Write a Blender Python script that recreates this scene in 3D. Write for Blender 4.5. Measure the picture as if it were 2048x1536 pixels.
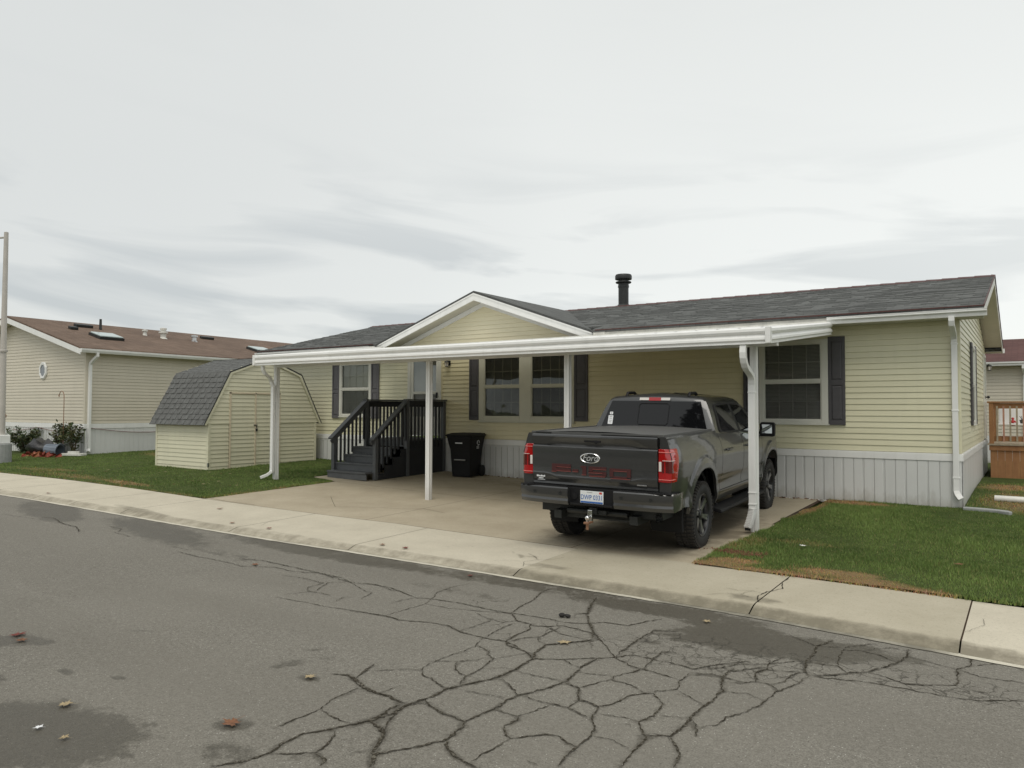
import bpy, bmesh, math, random
from mathutils import Vector, Matrix, noise
for o in list(bpy.data.objects): bpy.data.objects.remove(o)
S=bpy.context.scene; COL=S.collection
rad=math.radians; PI=math.pi; rnd=random.Random(7)
# ---------------------------------------------------------------- camera
F=1506.0; YAW=rad(34.6); PIT=math.atan(50/1506.0); ROLL=.0032
f=Vector((-math.sin(YAW)*math.cos(PIT),math.cos(YAW)*math.cos(PIT),math.sin(PIT)))
r0=Vector((math.cos(YAW),math.sin(YAW),0)); u0=r0.cross(f)
cr,sr=math.cos(ROLL),math.sin(ROLL)
r_=r0*cr+u0*sr; u_=u0*cr-r0*sr
cam=bpy.data.cameras.new('camera'); co=bpy.data.objects.new('camera',cam); COL.objects.link(co)
cam.sensor_width=36; cam.lens=36*F/2048; cam.clip_start=.05; cam.clip_end=3000
M=Matrix((r_,u_,-f)).transposed().to_4x4(); M.translation=Vector((.97,-14.37,1.616)); co.matrix_world=M
S.camera=co
S.render.resolution_x=1024; S.render.resolution_y=768
S.view_settings.view_transform='Standard'; S.view_settings.look='None'; S.view_settings.gamma=1
S.view_settings.exposure=0.15
# ---------------------------------------------------------------- node helpers
class NT:
    def __init__(s,tree): s.t=tree; s.n=tree.nodes; s.l=tree.links
    def new(s,ty,**k):
        n=s.n.new(ty)
        for a,b in k.items(): setattr(n,a,b)
        return n
    def put(s,n,i,v):
        if v is None: return
        if hasattr(v,'is_linked') or isinstance(v,bpy.types.NodeSocket): s.l.new(v,n.inputs[i])
        else:
            x=n.inputs[i]
            if hasattr(x.default_value,'__len__') and hasattr(v,'__len__') and len(x.default_value)==4 and len(v)==3: v=(*v,1)
            x.default_value=v
    def math(s,op,a,b=None,c=None,clamp=False):
        n=s.new('ShaderNodeMath',operation=op,use_clamp=clamp); s.put(n,0,a); s.put(n,1,b); s.put(n,2,c); return n.outputs[0]
    def mix(s,fac,a,b,blend='MIX'):
        n=s.new('ShaderNodeMix',data_type='RGBA',blend_type=blend); s.put(n,0,fac); s.put(n,6,a); s.put(n,7,b); return n.outputs[2]
    def ramp(s,fac,stops):
        n=s.new('ShaderNodeValToRGB'); e=n.color_ramp.elements
        while len(e)<len(stops): e.new(.5)
        for x,(p,c) in zip(e,stops):
            x.position=p; x.color=(c,c,c,1) if not hasattr(c,'__len__') else (*c[:3],1)
        s.l.new(fac,n.inputs[0]); return n.outputs[0]
    def co(s,kind='Object'): return s.new('ShaderNodeTexCoord').outputs[kind]
    def map(s,v,loc=(0,0,0),rot=(0,0,0),sc=(1,1,1)):
        n=s.new('ShaderNodeMapping'); s.l.new(v,n.inputs[0]); n.inputs[1].default_value=loc; n.inputs[2].default_value=rot; n.inputs[3].default_value=sc; return n.outputs[0]
    def noise(s,v,sc,det=4,rough=.5,dist=0,out=0):
        n=s.new('ShaderNodeTexNoise'); s.l.new(v,n.inputs['Vector']); n.inputs['Scale'].default_value=sc; n.inputs['Detail'].default_value=det
        n.inputs['Roughness'].default_value=rough; n.inputs['Distortion'].default_value=dist; return n.outputs[out]
    def bump(s,h,st=.3,d=.01):
        n=s.new('ShaderNodeBump'); n.inputs['Strength'].default_value=st; n.inputs['Distance'].default_value=d; s.l.new(h,n.inputs['Height']); return n.outputs[0]
SKX,SKY=4.2,2.2
# ---------------------------------------------------------------- world: overcast sky
SUN_EL,SUN_AZ=rad(62),rad(-70)      # the veiled sun stands behind and to the right of the camera
W=bpy.data.worlds.new('World'); S.world=W; W.use_nodes=True
N=NT(W.node_tree); N.n.clear()
out=N.new('ShaderNodeOutputWorld'); bg=N.new('ShaderNodeBackground'); bg.inputs[1].default_value=.1
sky=N.new('ShaderNodeTexSky',sky_type='NISHITA',sun_disc=False,sun_elevation=SUN_EL,sun_rotation=rad(160))
d=N.co('Generated')
sep=N.new('ShaderNodeSeparateXYZ'); N.l.new(d,sep.inputs[0])
# project the direction on to a flat cloud deck, so that streaks close up towards the horizon
den=N.math('ADD',N.math('MAXIMUM',sep.outputs[2],0.0),.10)
cx=N.math('DIVIDE',sep.outputs[0],den); cy=N.math('DIVIDE',sep.outputs[1],den)
cmb=N.new('ShaderNodeCombineXYZ'); N.l.new(cx,cmb.inputs[0]); N.l.new(cy,cmb.inputs[1])
# low streaks: long and flat along the horizon, dipping a little to the right
az=N.math('ARCTAN2',sep.outputs[0],sep.outputs[1])
cv=N.new('ShaderNodeCombineXYZ'); N.l.new(N.math('MULTIPLY',az,2.6),cv.inputs[0]); N.l.new(N.math('ADD',N.math('MULTIPLY',sep.outputs[2],17.0),N.math('MULTIPLY',az,1.1)),cv.inputs[1])
n1=N.noise(N.map(cv.outputs[0],loc=(SKX,SKY,.6)),1.0,6,.50,.55)
n2=N.noise(N.map(cmb.outputs[0],loc=(5,2,0)),.35,3,.5)
low=N.ramp(sep.outputs[2],[(0.0,.8),(.12,1.0),(.22,.65),(.33,.05)])
left=N.math('SUBTRACT',.52,N.math('MULTIPLY',sep.outputs[0],.75),clamp=True)
left=N.math('MAXIMUM',left,.30)
streak=N.math('MULTIPLY',N.math('MULTIPLY',N.ramp(n1,[(.50,0.0),(.64,1.0)]),low),left)
base=N.mix(N.ramp(n2,[(.3,0.0),(.7,1.0)]),(7.35,7.52,7.32),(8.0,8.2,7.95))
# brighter to the right near the horizon, a little greyer overhead
rt=N.math('MULTIPLY',N.math('ADD',sep.outputs[0],.95,clamp=True),N.ramp(sep.outputs[2],[(0.0,1.0),(.5,.25),(1,0.0)]))
base=N.mix(rt,base,(9.0,9.15,8.85))
base=N.mix(N.ramp(sep.outputs[2],[(.25,0.0),(.7,.55)]),base,(6.7,6.85,6.75))
base=N.mix(N.math('MULTIPLY',N.math('SUBTRACT',N.math('MULTIPLY',sep.outputs[0],-1.0),.50,clamp=True),1.1),base,(5.6,5.78,5.75))
colr=N.mix(streak,base,(5.3,5.6,5.65))
fin=N.mix(.93,sky.outputs[0],colr)
N.l.new(fin,bg.inputs[0]); N.l.new(bg.outputs[0],out.inputs[0])
sun=bpy.data.lights.new('sun','SUN'); sun.energy=1.35; sun.angle=rad(35); sun.color=(1,.95,.86)
so=bpy.data.objects.new('sun',sun); COL.objects.link(so)
sd=Vector((math.cos(SUN_EL)*math.cos(SUN_AZ+rad(0)),math.cos(SUN_EL)*math.sin(SUN_AZ),math.sin(SUN_EL)))
so.rotation_euler=sd.to_track_quat('Z','Y').to_euler()
sky.sun_rotation=math.atan2(sd.x,sd.y)
# ---------------------------------------------------------------- materials
def mat(name,col,rough=.7,metal=0,spec=.5,var=0,vs=3,bump=0,bs=60,bd=.003,coat=0,streak=0,band=0,splash=0):
    m=bpy.data.materials.new(name); m.use_nodes=True; N=NT(m.node_tree); b=N.n['Principled BSDF']
    b.inputs['Roughness'].default_value=rough; b.inputs['Metallic'].default_value=metal; b.inputs['Specular IOR Level'].default_value=spec
    b.inputs['Coat Weight'].default_value=coat; b.inputs['Coat Roughness'].default_value=.04
    c=N.co(); v=None
    if var:
        n=N.noise(c,vs,6,.6); v=N.mix(N.ramp(n,[(.3,0.0),(.7,1.0)]),tuple(x*(1-var) for x in col),tuple(min(1,x*(1+var)) for x in col))
    if streak:
        n=N.noise(N.map(c,sc=(9,9,.7)),1,5,.6); v=N.mix(N.math('MULTIPLY',N.ramp(n,[(.5,0.0),(.8,1.0)]),streak),v if v else (*col,1),tuple(x*.55 for x in col))
    if band:   # each course of siding weathers a little differently; panels end at staggered joints
        n=N.noise(N.map(c,sc=(.22,.22,9.84)),1,2,.4); v=N.mix(N.ramp(n,[(.35,0.0),(.65,1.0)]),N.mix(1.0,v,(1-band,1-band,1-band*1.2),'MULTIPLY'),v)
        n=N.noise(N.map(c,sc=(.5,.5,.5)),1,6,.7); v=N.mix(N.math('MULTIPLY',N.ramp(n,[(.5,0.0),(.75,1.0)]),.10),v,tuple(x*.6 for x in col))
    if splash:
        sp=N.new('ShaderNodeSeparateXYZ'); N.l.new(c,sp.inputs[0]); n=N.noise(N.map(c,sc=(3,3,1)),2.2,7,.75)
        q=N.math('SUBTRACT',N.math('ADD',N.ramp(sp.outputs[2],[(0.0,.62),(.35,.12),(1.0,.0)]),N.math('MULTIPLY',N.math('SUBTRACT',n,.5),.9)),.30,clamp=True)
        v=N.mix(N.math('MULTIPLY',q,splash,None,True),v if v else (*col,1),(.20,.16,.10))
    if v: N.l.new(v,b.inputs[0])
    else: b.inputs[0].default_value=(*col,1)
    if bump: N.l.new(N.bump(N.noise(c,bs,4,.6),bump,bd),b.inputs['Normal'])
    m['nt']=1; return m
def custom(name):
    m=bpy.data.materials.new(name); m.use_nodes=True; N=NT(m.node_tree); return m,N,N.n['Principled BSDF']
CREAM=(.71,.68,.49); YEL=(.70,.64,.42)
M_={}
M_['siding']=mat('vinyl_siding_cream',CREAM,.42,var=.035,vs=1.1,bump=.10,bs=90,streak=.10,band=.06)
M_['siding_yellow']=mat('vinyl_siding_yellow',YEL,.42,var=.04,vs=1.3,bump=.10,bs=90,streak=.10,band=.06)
M_['siding_gable_lit']=mat('vinyl_siding_yellow_lit',(.79,.73,.53),.42,var=.03,vs=1.3,bump=.10,bs=90,streak=.06)  # lighter copy of the yellow siding; carport roof bounce light is in the colour
M_['siding_tan']=mat('vinyl_siding_tan',(.62,.57,.465),.45,var=.04,vs=.8,bump=.10,bs=90,streak=.12,band=.06)
M_['siding_shed']=mat('shed_siding_cream',(.70,.67,.50),.45,var=.04,vs=1.6,bump=.1,bs=90,streak=.15,band=.06,splash=.8)
M_['skirt']=mat('white_vinyl_skirting',(.66,.665,.65),.38,var=.03,vs=1.5,bump=.08,bs=50,streak=.14,splash=1.2)
M_['white']=mat('white_painted_metal',(.80,.80,.78),.38,var=.04,vs=2,bump=.10,bs=14,bd=.006,streak=.20,splash=.7)
M_['whitedirty']=mat('weathered_white_metal',(.66,.65,.60),.55,var=.12,vs=5,streak=.6)
M_['frame_shade']=mat('vinyl_frame_shaded',(.53,.52,.42),.4,var=.04,vs=4,streak=.08)  # darker frame copy, carport shade mixed into its colour
M_['frame']=mat('white_vinyl_frame',(.67,.665,.60),.38,var=.03,vs=4,streak=.08)
M_['soffit']=mat('beige_soffit',(.60,.58,.50),.6,var=.05)
M_['shutter']=mat('dark_grey_shutter',(.075,.072,.078),.5,var=.08,vs=8,bump=.3,bs=120,bd=.002)
M_['shutter2']=mat('faded_grey_shutter',(.125,.12,.13),.5,var=.08,vs=8,bump=.3,bs=120,bd=.002)
M_['greypaint']=mat('slate_grey_deck_paint',(.095,.10,.105),.55,var=.10,vs=6,bump=.2,bs=50,streak=.2)
M_['greypaint_shade']=mat('slate_grey_paint_shaded',(.030,.031,.034),.6,spec=.35,var=.15,vs=6)  # step paint darkened: shade among the railings is put into the colour
M_['blackplastic']=mat('black_plastic',(.008,.008,.009),.6,spec=.3,var=.15,vs=9,bump=.15,bs=80)
M_['blackmetal']=mat('black_metal',(.018,.02,.019),.5,var=.15,vs=8)
M_['rubber']=mat('tyre_rubber',(.012,.012,.012),.75,var=.25,vs=12,bump=.25,bs=90)
M_['darkvoid']=mat('dark_interior',(.006,.006,.006),.9)
M_['chrome']=mat('chrome',(.75,.75,.75),.12,metal=1)
M_['satin']=mat('satin_metal',(.5,.5,.5),.35,metal=1)
M_['rustymetal']=mat('rusty_steel',(.28,.15,.09),.6,metal=.4,var=.4,vs=30)
M_['redrust']=mat('dark_red_drip_edge',(.075,.026,.022),.6,var=.3,vs=20)
M_['blindpale']=mat('pale_window_blind',(.78,.80,.74),.6)
M_['blind']=mat('window_blind',(.62,.62,.56),.6)
M_['screen']=None
M_['wood']=None
M_['trimtan']=mat('shed_tan_trim',(.64,.55,.40),.55,var=.06,vs=6)
M_['leafbrown']=mat('brown_leaf',(.17,.075,.035),.8,var=.35,vs=60)
M_['leaftan']=mat('tan_leaf',(.33,.26,.15),.8,var=.25,vs=60)
M_['leafred']=mat('red_brown_leaf',(.14,.03,.02),.8,var=.35,vs=60)
M_['pvc']=mat('white_pvc_pipe',(.72,.71,.66),.4,var=.08,vs=8)
M_['concretegrey']=mat('grey_concrete_block',(.30,.31,.30),.85,var=.12,vs=9,bump=.4,bs=90)
M_['pole']=mat('tan_painted_pole',(.47,.44,.40),.45,var=.06,vs=5)
def glass(name,tint=(.03,.035,.035),refl=.5,alpha=.55):
    # pane: partly see-through, partly a sharp reflection that grows at grazing angles
    m=bpy.data.materials.new(name); m.use_nodes=True; N=NT(m.node_tree); N.n.clear()
    o=N.new('ShaderNodeOutputMaterial'); tr=N.new('ShaderNodeBsdfTransparent'); tr.inputs[0].default_value=(*[alpha]*3,1)
    gl=N.new('ShaderNodeBsdfGlossy'); gl.inputs[0].default_value=(.9,.95,.93,1); gl.inputs[1].default_value=.02
    nb=N.bump(N.noise(N.co(),1.4,2,.5),.10,.05); N.l.new(nb,gl.inputs['Normal'])
    fr=N.new('ShaderNodeFresnel'); fr.inputs[0].default_value=1.5
    fac=N.math('MULTIPLY',fr.outputs[0],refl,clamp=True)
    mx=N.new('ShaderNodeMixShader'); N.l.new(fac,mx.inputs[0]); N.l.new(tr.outputs[0],mx.inputs[1]); N.l.new(gl.outputs[0],mx.inputs[2]); N.l.new(mx.outputs[0],o.inputs[0])
    return m
M_['pane']=glass('window_glass',refl=1.6,alpha=.85)
M_['panelit']=glass('storm_door_glass',refl=3.0,alpha=.8)
def screen_mat():
    m=bpy.data.materials.new('insect_screen'); m.use_nodes=True; N=NT(m.node_tree); N.n.clear()
    o=N.new('ShaderNodeOutputMaterial'); tr=N.new('ShaderNodeBsdfTransparent'); df=N.new('ShaderNodeBsdfDiffuse'); df.inputs[0].default_value=(.05,.05,.05,1)
    mx=N.new('ShaderNodeMixShader'); mx.inputs[0].default_value=.40; N.l.new(tr.outputs[0],mx.inputs[1]); N.l.new(df.outputs[0],mx.inputs[2]); N.l.new(mx.outputs[0],o.inputs[0]); return m
M_['screen']=screen_mat()
# asphalt
m,N,b=custom('aged_asphalt'); c=N.co()
at=N.new('ShaderNodeAttribute',attribute_name='stain').outputs['Fac']
agg=N.noise(c,95,3,.75); big=N.noise(c,.55,4,.5); mid=N.noise(c,9,5,.6)
agg2=N.noise(c,34,3,.8)
col=N.mix(N.ramp(agg,[(.34,0.0),(.64,1.0)]),(.100,.092,.076),(.270,.255,.220))
col=N.mix(N.math('MULTIPLY',N.ramp(agg2,[(.50,0.0),(.64,1.0)]),.5),col,(.085,.078,.064))
col=N.mix(N.math('MULTIPLY',N.ramp(agg2,[(.30,1.0),(.44,0.0)]),.5),col,(.33,.315,.275))
col=N.mix(N.math('MULTIPLY',N.ramp(mid,[(.35,0.0),(.65,1.0)]),.22),col,(.145,.133,.110))
col=N.mix(N.math('MULTIPLY',N.ramp(big,[(.35,0.0),(.65,1.0)]),.35),col,(.215,.202,.172))
vo=N.new('ShaderNodeTexVoronoi'); N.l.new(c,vo.inputs['Vector']); vo.inputs['Scale'].default_value=42
spk=N.math('LESS_THAN',vo.outputs['Distance'],.15)
vc=N.new('ShaderNodeSeparateColor'); N.l.new(vo.outputs['Color'],vc.inputs[0])
spk=N.math('MULTIPLY',spk,N.math('GREATER_THAN',vc.outputs[0],.62))
col=N.mix(N.math('MULTIPLY',spk,.8),col,(.50,.49,.45))
spd=N.math('MULTIPLY',N.math('LESS_THAN',vo.outputs['Distance'],.2),N.math('LESS_THAN',vc.outputs[1],.2))
col=N.mix(N.math('MULTIPLY',spd,.7),col,(.06,.055,.05))
nt=N.new('ShaderNodeAttribute',attribute_name='net').outputs['Fac']
wv=N.new('ShaderNodeVectorMath',operation='ADD'); N.l.new(c,wv.inputs[0]); ws=N.new('ShaderNodeVectorMath',operation='SCALE'); N.l.new(N.noise(c,6,4,.6,0,1),ws.inputs[0]); ws.inputs['Scale'].default_value=.16; N.l.new(ws.outputs[0],wv.inputs[1])
fine=None
for sc_,wd_ in ((5.2,.022),(9.5,.020)):
    ve=N.new('ShaderNodeTexVoronoi',feature='DISTANCE_TO_EDGE'); N.l.new(wv.outputs[0],ve.inputs['Vector']); ve.inputs['Scale'].default_value=sc_
    q=N.math('MULTIPLY',N.ramp(ve.outputs['Distance'],[(wd_*.5,1.0),(wd_*1.6,0.0)]),N.ramp(N.math('ADD',nt,N.math('MULTIPLY',N.math('SUBTRACT',N.noise(c,2.2 if sc_<6 else 3.1,3,.5),.5),1.4)),[(.55 if sc_<6 else .80,0.0),(.70 if sc_<6 else .95,1.0)]))
    fine=q if fine is None else N.math('MAXIMUM',fine,q)
col=N.mix(N.math('MULTIPLY',fine,.75),col,(.045,.040,.031))
trk_=N.noise(N.map(c,sc=(.22,1.6,1)),.9,4,.55); col=N.mix(N.math('MULTIPLY',N.ramp(trk_,[(.40,0.0),(.66,1.0)]),.30),col,(.145,.134,.112))
stn=N.math('ADD',at,N.math('MULTIPLY',N.math('SUBTRACT',N.noise(c,4.2,10,.84),.5),2.6))
stn=N.ramp(stn,[(.42,0.0),(.74,1.0)])
col=N.mix(N.math('MULTIPLY',stn,.85),col,N.mix(1.0,col,(.40,.38,.335),'MULTIPLY'))
N.l.new(col,b.inputs[0]); N.l.new(N.ramp(stn,[(0.0,.9),(1.0,.5)]),b.inputs['Roughness']); b.inputs['Specular IOR Level'].default_value=.3
N.l.new(N.bump(N.noise(c,110,3,.7),.6,.006),b.inputs['Normal']); M_['asphalt']=m
m,N,b=custom('crack_fill'); c=N.co()
N.l.new(N.mix(N.ramp(N.noise(c,55,4,.75),[(.50,0.0),(.62,1.0)]),N.mix(N.noise(c,9,3,.6),(.020,.017,.012),(.060,.052,.038)),(.150,.138,.112)),b.inputs[0]); b.inputs['Roughness'].default_value=.95; b.inputs['Specular IOR Level'].default_value=.1
M_['crack']=m
# concrete (attribute 'stain' = dirt, on the driveway also painted shade)
def concrete(name,a,bb,dirt,joint=None):
    m,N,b=custom(name); c=N.co(); at=N.new('ShaderNodeAttribute',attribute_name='stain').outputs['Fac']
    n=N.noise(c,1.6,6,.6); f2=N.noise(c,130,3,.7)
    col=N.mix(N.ramp(n,[(.3,0.0),(.7,1.0)]),a,bb); col=N.mix(N.math('MULTIPLY',N.ramp(f2,[(.35,0.0),(.65,1.0)]),.28),col,tuple(x*.55 for x in a))
    pit=N.noise(c,32,4,.7); col=N.mix(N.math('MULTIPLY',N.ramp(pit,[(.56,0.0),(.66,1.0)]),.30),col,tuple(x*.5 for x in a))
    s=N.math('ADD',at,N.math('MULTIPLY',N.math('SUBTRACT',N.noise(c,5,7,.7),.5),.9)); s=N.ramp(s,[(.35,0.0),(.8,1.0)])
    col=N.mix(N.math('MULTIPLY',s,.8),col,dirt); N.l.new(col,b.inputs[0]); b.inputs['Roughness'].default_value=.88; b.inputs['Specular IOR Level'].default_value=.3
    N.l.new(N.bump(f2,.35,.004),b.inputs['Normal']); return m
M_['walk']=concrete('sidewalk_concrete',(.50,.455,.36),(.60,.55,.44),(.15,.132,.095))
M_['walkold']=concrete('worn_sidewalk_concrete',(.40,.36,.27),(.49,.445,.345),(.135,.12,.085))
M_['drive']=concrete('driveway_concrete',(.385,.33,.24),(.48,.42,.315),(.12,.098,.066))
M_['curbedge']=concrete('gutter_strip',(.50,.47,.38),(.64,.60,.50),(.12,.11,.085))
# soil and lawn
def lawnmat():
    m,N,b=custom('lawn_turf'); c=N.co(); n=N.noise(c,2.2,6,.65); f2=N.noise(c,60,4,.75)
    at=N.new('ShaderNodeAttribute',attribute_name='dry').outputs['Fac']
    col=N.mix(N.ramp(n,[(.3,0.0),(.7,1.0)]),(.050,.082,.022),(.11,.155,.045)); col=N.mix(N.ramp(f2,[(.4,0.0),(.7,1.0)]),N.mix(.5,col,(.055,.045,.024)),col)
    s=N.math('ADD',at,N.math('MULTIPLY',N.math('SUBTRACT',N.noise(c,4,6,.7),.5),.8)); s=N.ramp(s,[(.35,0.0),(.7,1.0)])
    col=N.mix(s,col,N.mix(f2,(.15,.095,.05),(.34,.25,.125))); N.l.new(col,b.inputs[0]); b.inputs['Roughness'].default_value=.95; b.inputs['Specular IOR Level'].default_value=.1
    N.l.new(N.bump(f2,.8,.03),b.inputs['Normal']); return m
M_['lawn']=lawnmat()
m,N,b=custom('grass_blade'); at=N.new('ShaderNodeAttribute',attribute_name='tint'); N.l.new(at.outputs['Color'],b.inputs[0]); b.inputs['Roughness'].default_value=.6; b.inputs['Specular IOR Level'].default_value=.2
M_['blade']=m
M_['soil']=mat('brown_soil',(.085,.055,.035),.95,var=.4,vs=7,bump=.8,bs=40,bd=.02)
# shingles
def shingle(name,c1,c2,c3,bw=.32,rh=.14,rot=0,streaks=.35):
    m,N,b=custom(name); c=N.co(); v=N.map(c,rot=(0,0,rot))
    br=N.new('ShaderNodeTexBrick'); N.l.new(v,br.inputs[0]); br.offset=.5
    for k,x in (('Color1',c1),('Color2',tuple(x*1.35 for x in c2)),('Mortar',c3)): br.inputs[k].default_value=(*x,1)
    br.inputs['Scale'].default_value=1; br.inputs['Brick Width'].default_value=bw; br.inputs['Row Height'].default_value=rh; br.inputs['Mortar Size'].default_value=.007; br.inputs['Mortar Smooth'].default_value=.3
    n=N.noise(N.map(v,sc=(2.2,9,1)),1.6,5,.7); col=N.mix(N.math('MULTIPLY',N.ramp(n,[(.35,0.0),(.65,1.0)]),streaks),br.outputs[0],tuple(x*1.7 for x in c2))
    g2=N.noise(c,140,2,.7); col=N.mix(.35,col,N.mix(g2,tuple(x*.4 for x in c1),tuple(x*1.5 for x in c2)))
    big=N.noise(c,.5,4,.6); col=N.mix(N.math('MULTIPLY',N.ramp(big,[(.35,0.0),(.7,1.0)]),.45),col,c3)
    N.l.new(col,b.inputs[0]); b.inputs['Roughness'].default_value=.9; b.inputs['Specular IOR Level'].default_value=.2
    N.l.new(N.bump(N.math('ADD',N.math('MULTIPLY',br.outputs['Fac'],-1.0),N.math('MULTIPLY',n,.6)),.6,.012),b.inputs['Normal']); return m
M_['shingle']=shingle('charcoal_shingles',(.075,.078,.076),(.120,.124,.120),(.048,.049,.048))
M_['shinglebrown']=shingle('brown_shingles',(.125,.088,.066),(.165,.118,.09),(.08,.056,.045),bw=.14,rh=.32)
M_['shinglered']=shingle('maroon_shingles',(.09,.045,.042),(.105,.055,.05),(.05,.025,.022))
m,N,b=custom('shed_shingles'); c=N.co(); n=N.noise(c,9,5,.7); g2=N.noise(c,150,2,.7)
N.l.new(N.mix(N.ramp(n,[(.35,0.0),(.7,1.0)]),N.mix(g2,(.07,.07,.068),(.135,.135,.13)),N.mix(g2,(.11,.115,.11),(.20,.205,.20))),b.inputs[0]); b.inputs['Roughness'].default_value=.9; b.inputs['Specular IOR Level'].default_value=.2
N.l.new(N.bump(g2,.6,.006),b.inputs['Normal']); M_['shingleshed']=m
m,N,b=custom('treated_wood'); c=N.co(); n=N.noise(N.map(c,sc=(14,14,1.2)),1,6,.65,.3); n2=N.noise(c,2.5,4,.6)
N.l.new(N.mix(N.ramp(n2,[(.35,0.0),(.65,1.0)]),N.mix(n,(.24,.11,.045),(.46,.24,.10)),N.mix(n,(.17,.075,.032),(.36,.17,.07))),b.inputs[0]); b.inputs['Roughness'].default_value=.75; M_['wood']=m
M_['woodpale']=mat('weathered_pale_wood',(.34,.28,.20),.8,var=.2,vs=12)
M_['woodpink']=mat('pinkish_new_wood',(.42,.22,.15),.75,var=.15,vs=12)
# truck
m,N,b=custom('dark_grey_car_paint'); c=N.co(); fl=N.noise(c,900,2,.5)
N.l.new(N.mix(fl,(.040,.041,.042),(.080,.081,.082)),b.inputs[0]); b.inputs['Metallic'].default_value=.55; b.inputs['Roughness'].default_value=.34; b.inputs['Coat Weight'].default_value=.8; b.inputs['Coat Roughness'].default_value=.05
M_['paint']=m
M_['tinted']=mat('tinted_glass',(.006,.006,.007),.03,spec=.45,coat=0)
M_['tonneau']=mat('grey_vinyl_cover',(.085,.085,.082),.6,var=.08,vs=4,bump=.15,bs=200)
M_['redlens']=mat('red_lamp_lens',(.36,.005,.007),.10,spec=.6,coat=.6)
M_['redline']=mat('pink_lamp_line',(.75,.20,.18),.2)
M_['darkred']=mat('smoked_red_lens',(.085,.004,.004),.12,spec=.6,coat=.6)
M_['clearlens']=mat('clear_lamp_lens',(.70,.66,.62),.12,spec=.6)
M_['redletter']=mat('dark_red_lettering',(.058,.013,.013),.5)
M_['script']=mat('pale_badge_script',(.42,.43,.43),.35)
M_['redletter2']=mat('bright_red_edging',(.24,.06,.05),.45)
M_['plate']=mat('number_plate_white',(.72,.74,.74),.4)
M_['plateblue']=mat('number_plate_blue',(.045,.14,.42),.4)
M_['redsticker']=mat('red_sticker',(.55,.05,.035),.5)
M_['sticker']=mat('white_sticker',(.75,.76,.77),.5)
M_['mirrorglass']=mat('mirror_glass',(.85,.9,.9),.02,metal=1)
M_['wheel']=mat('dark_alloy',(.055,.056,.058),.30,metal=.75)
M_['wheelface']=mat('machined_alloy',(.32,.32,.32),.28,metal=.9)
M_['tread']=mat('muddy_tread',(.035,.032,.028),.9,var=.5,vs=25)
M_['tub']=mat('grey_plastic_tub',(.16,.19,.23),.5,var=.1)
M_['redjunk']=mat('red_plastic',(.26,.045,.025),.6,var=.5,vs=14)
M_['foliage']=mat('dark_foliage',(.05,.078,.030),.7,var=.4,vs=9)
M_['foliage2']=mat('olive_foliage',(.10,.10,.035),.7,var=.4,vs=9)
M_['blackbag']=mat('black_sheeting',(.014,.014,.016),.4,bump=.5,bs=18,bd=.03)
M_['redmulch']=mat('red_brown_mulch',(.15,.065,.035),.95,var=.5,vs=40,bump=.8,bs=60,bd=.02)
M_['skylight']=mat('skylight_dome',(.40,.47,.46),.2)
M_['rock']=mat('dark_clod',(.02,.018,.016),.9,var=.4,vs=30)
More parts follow.
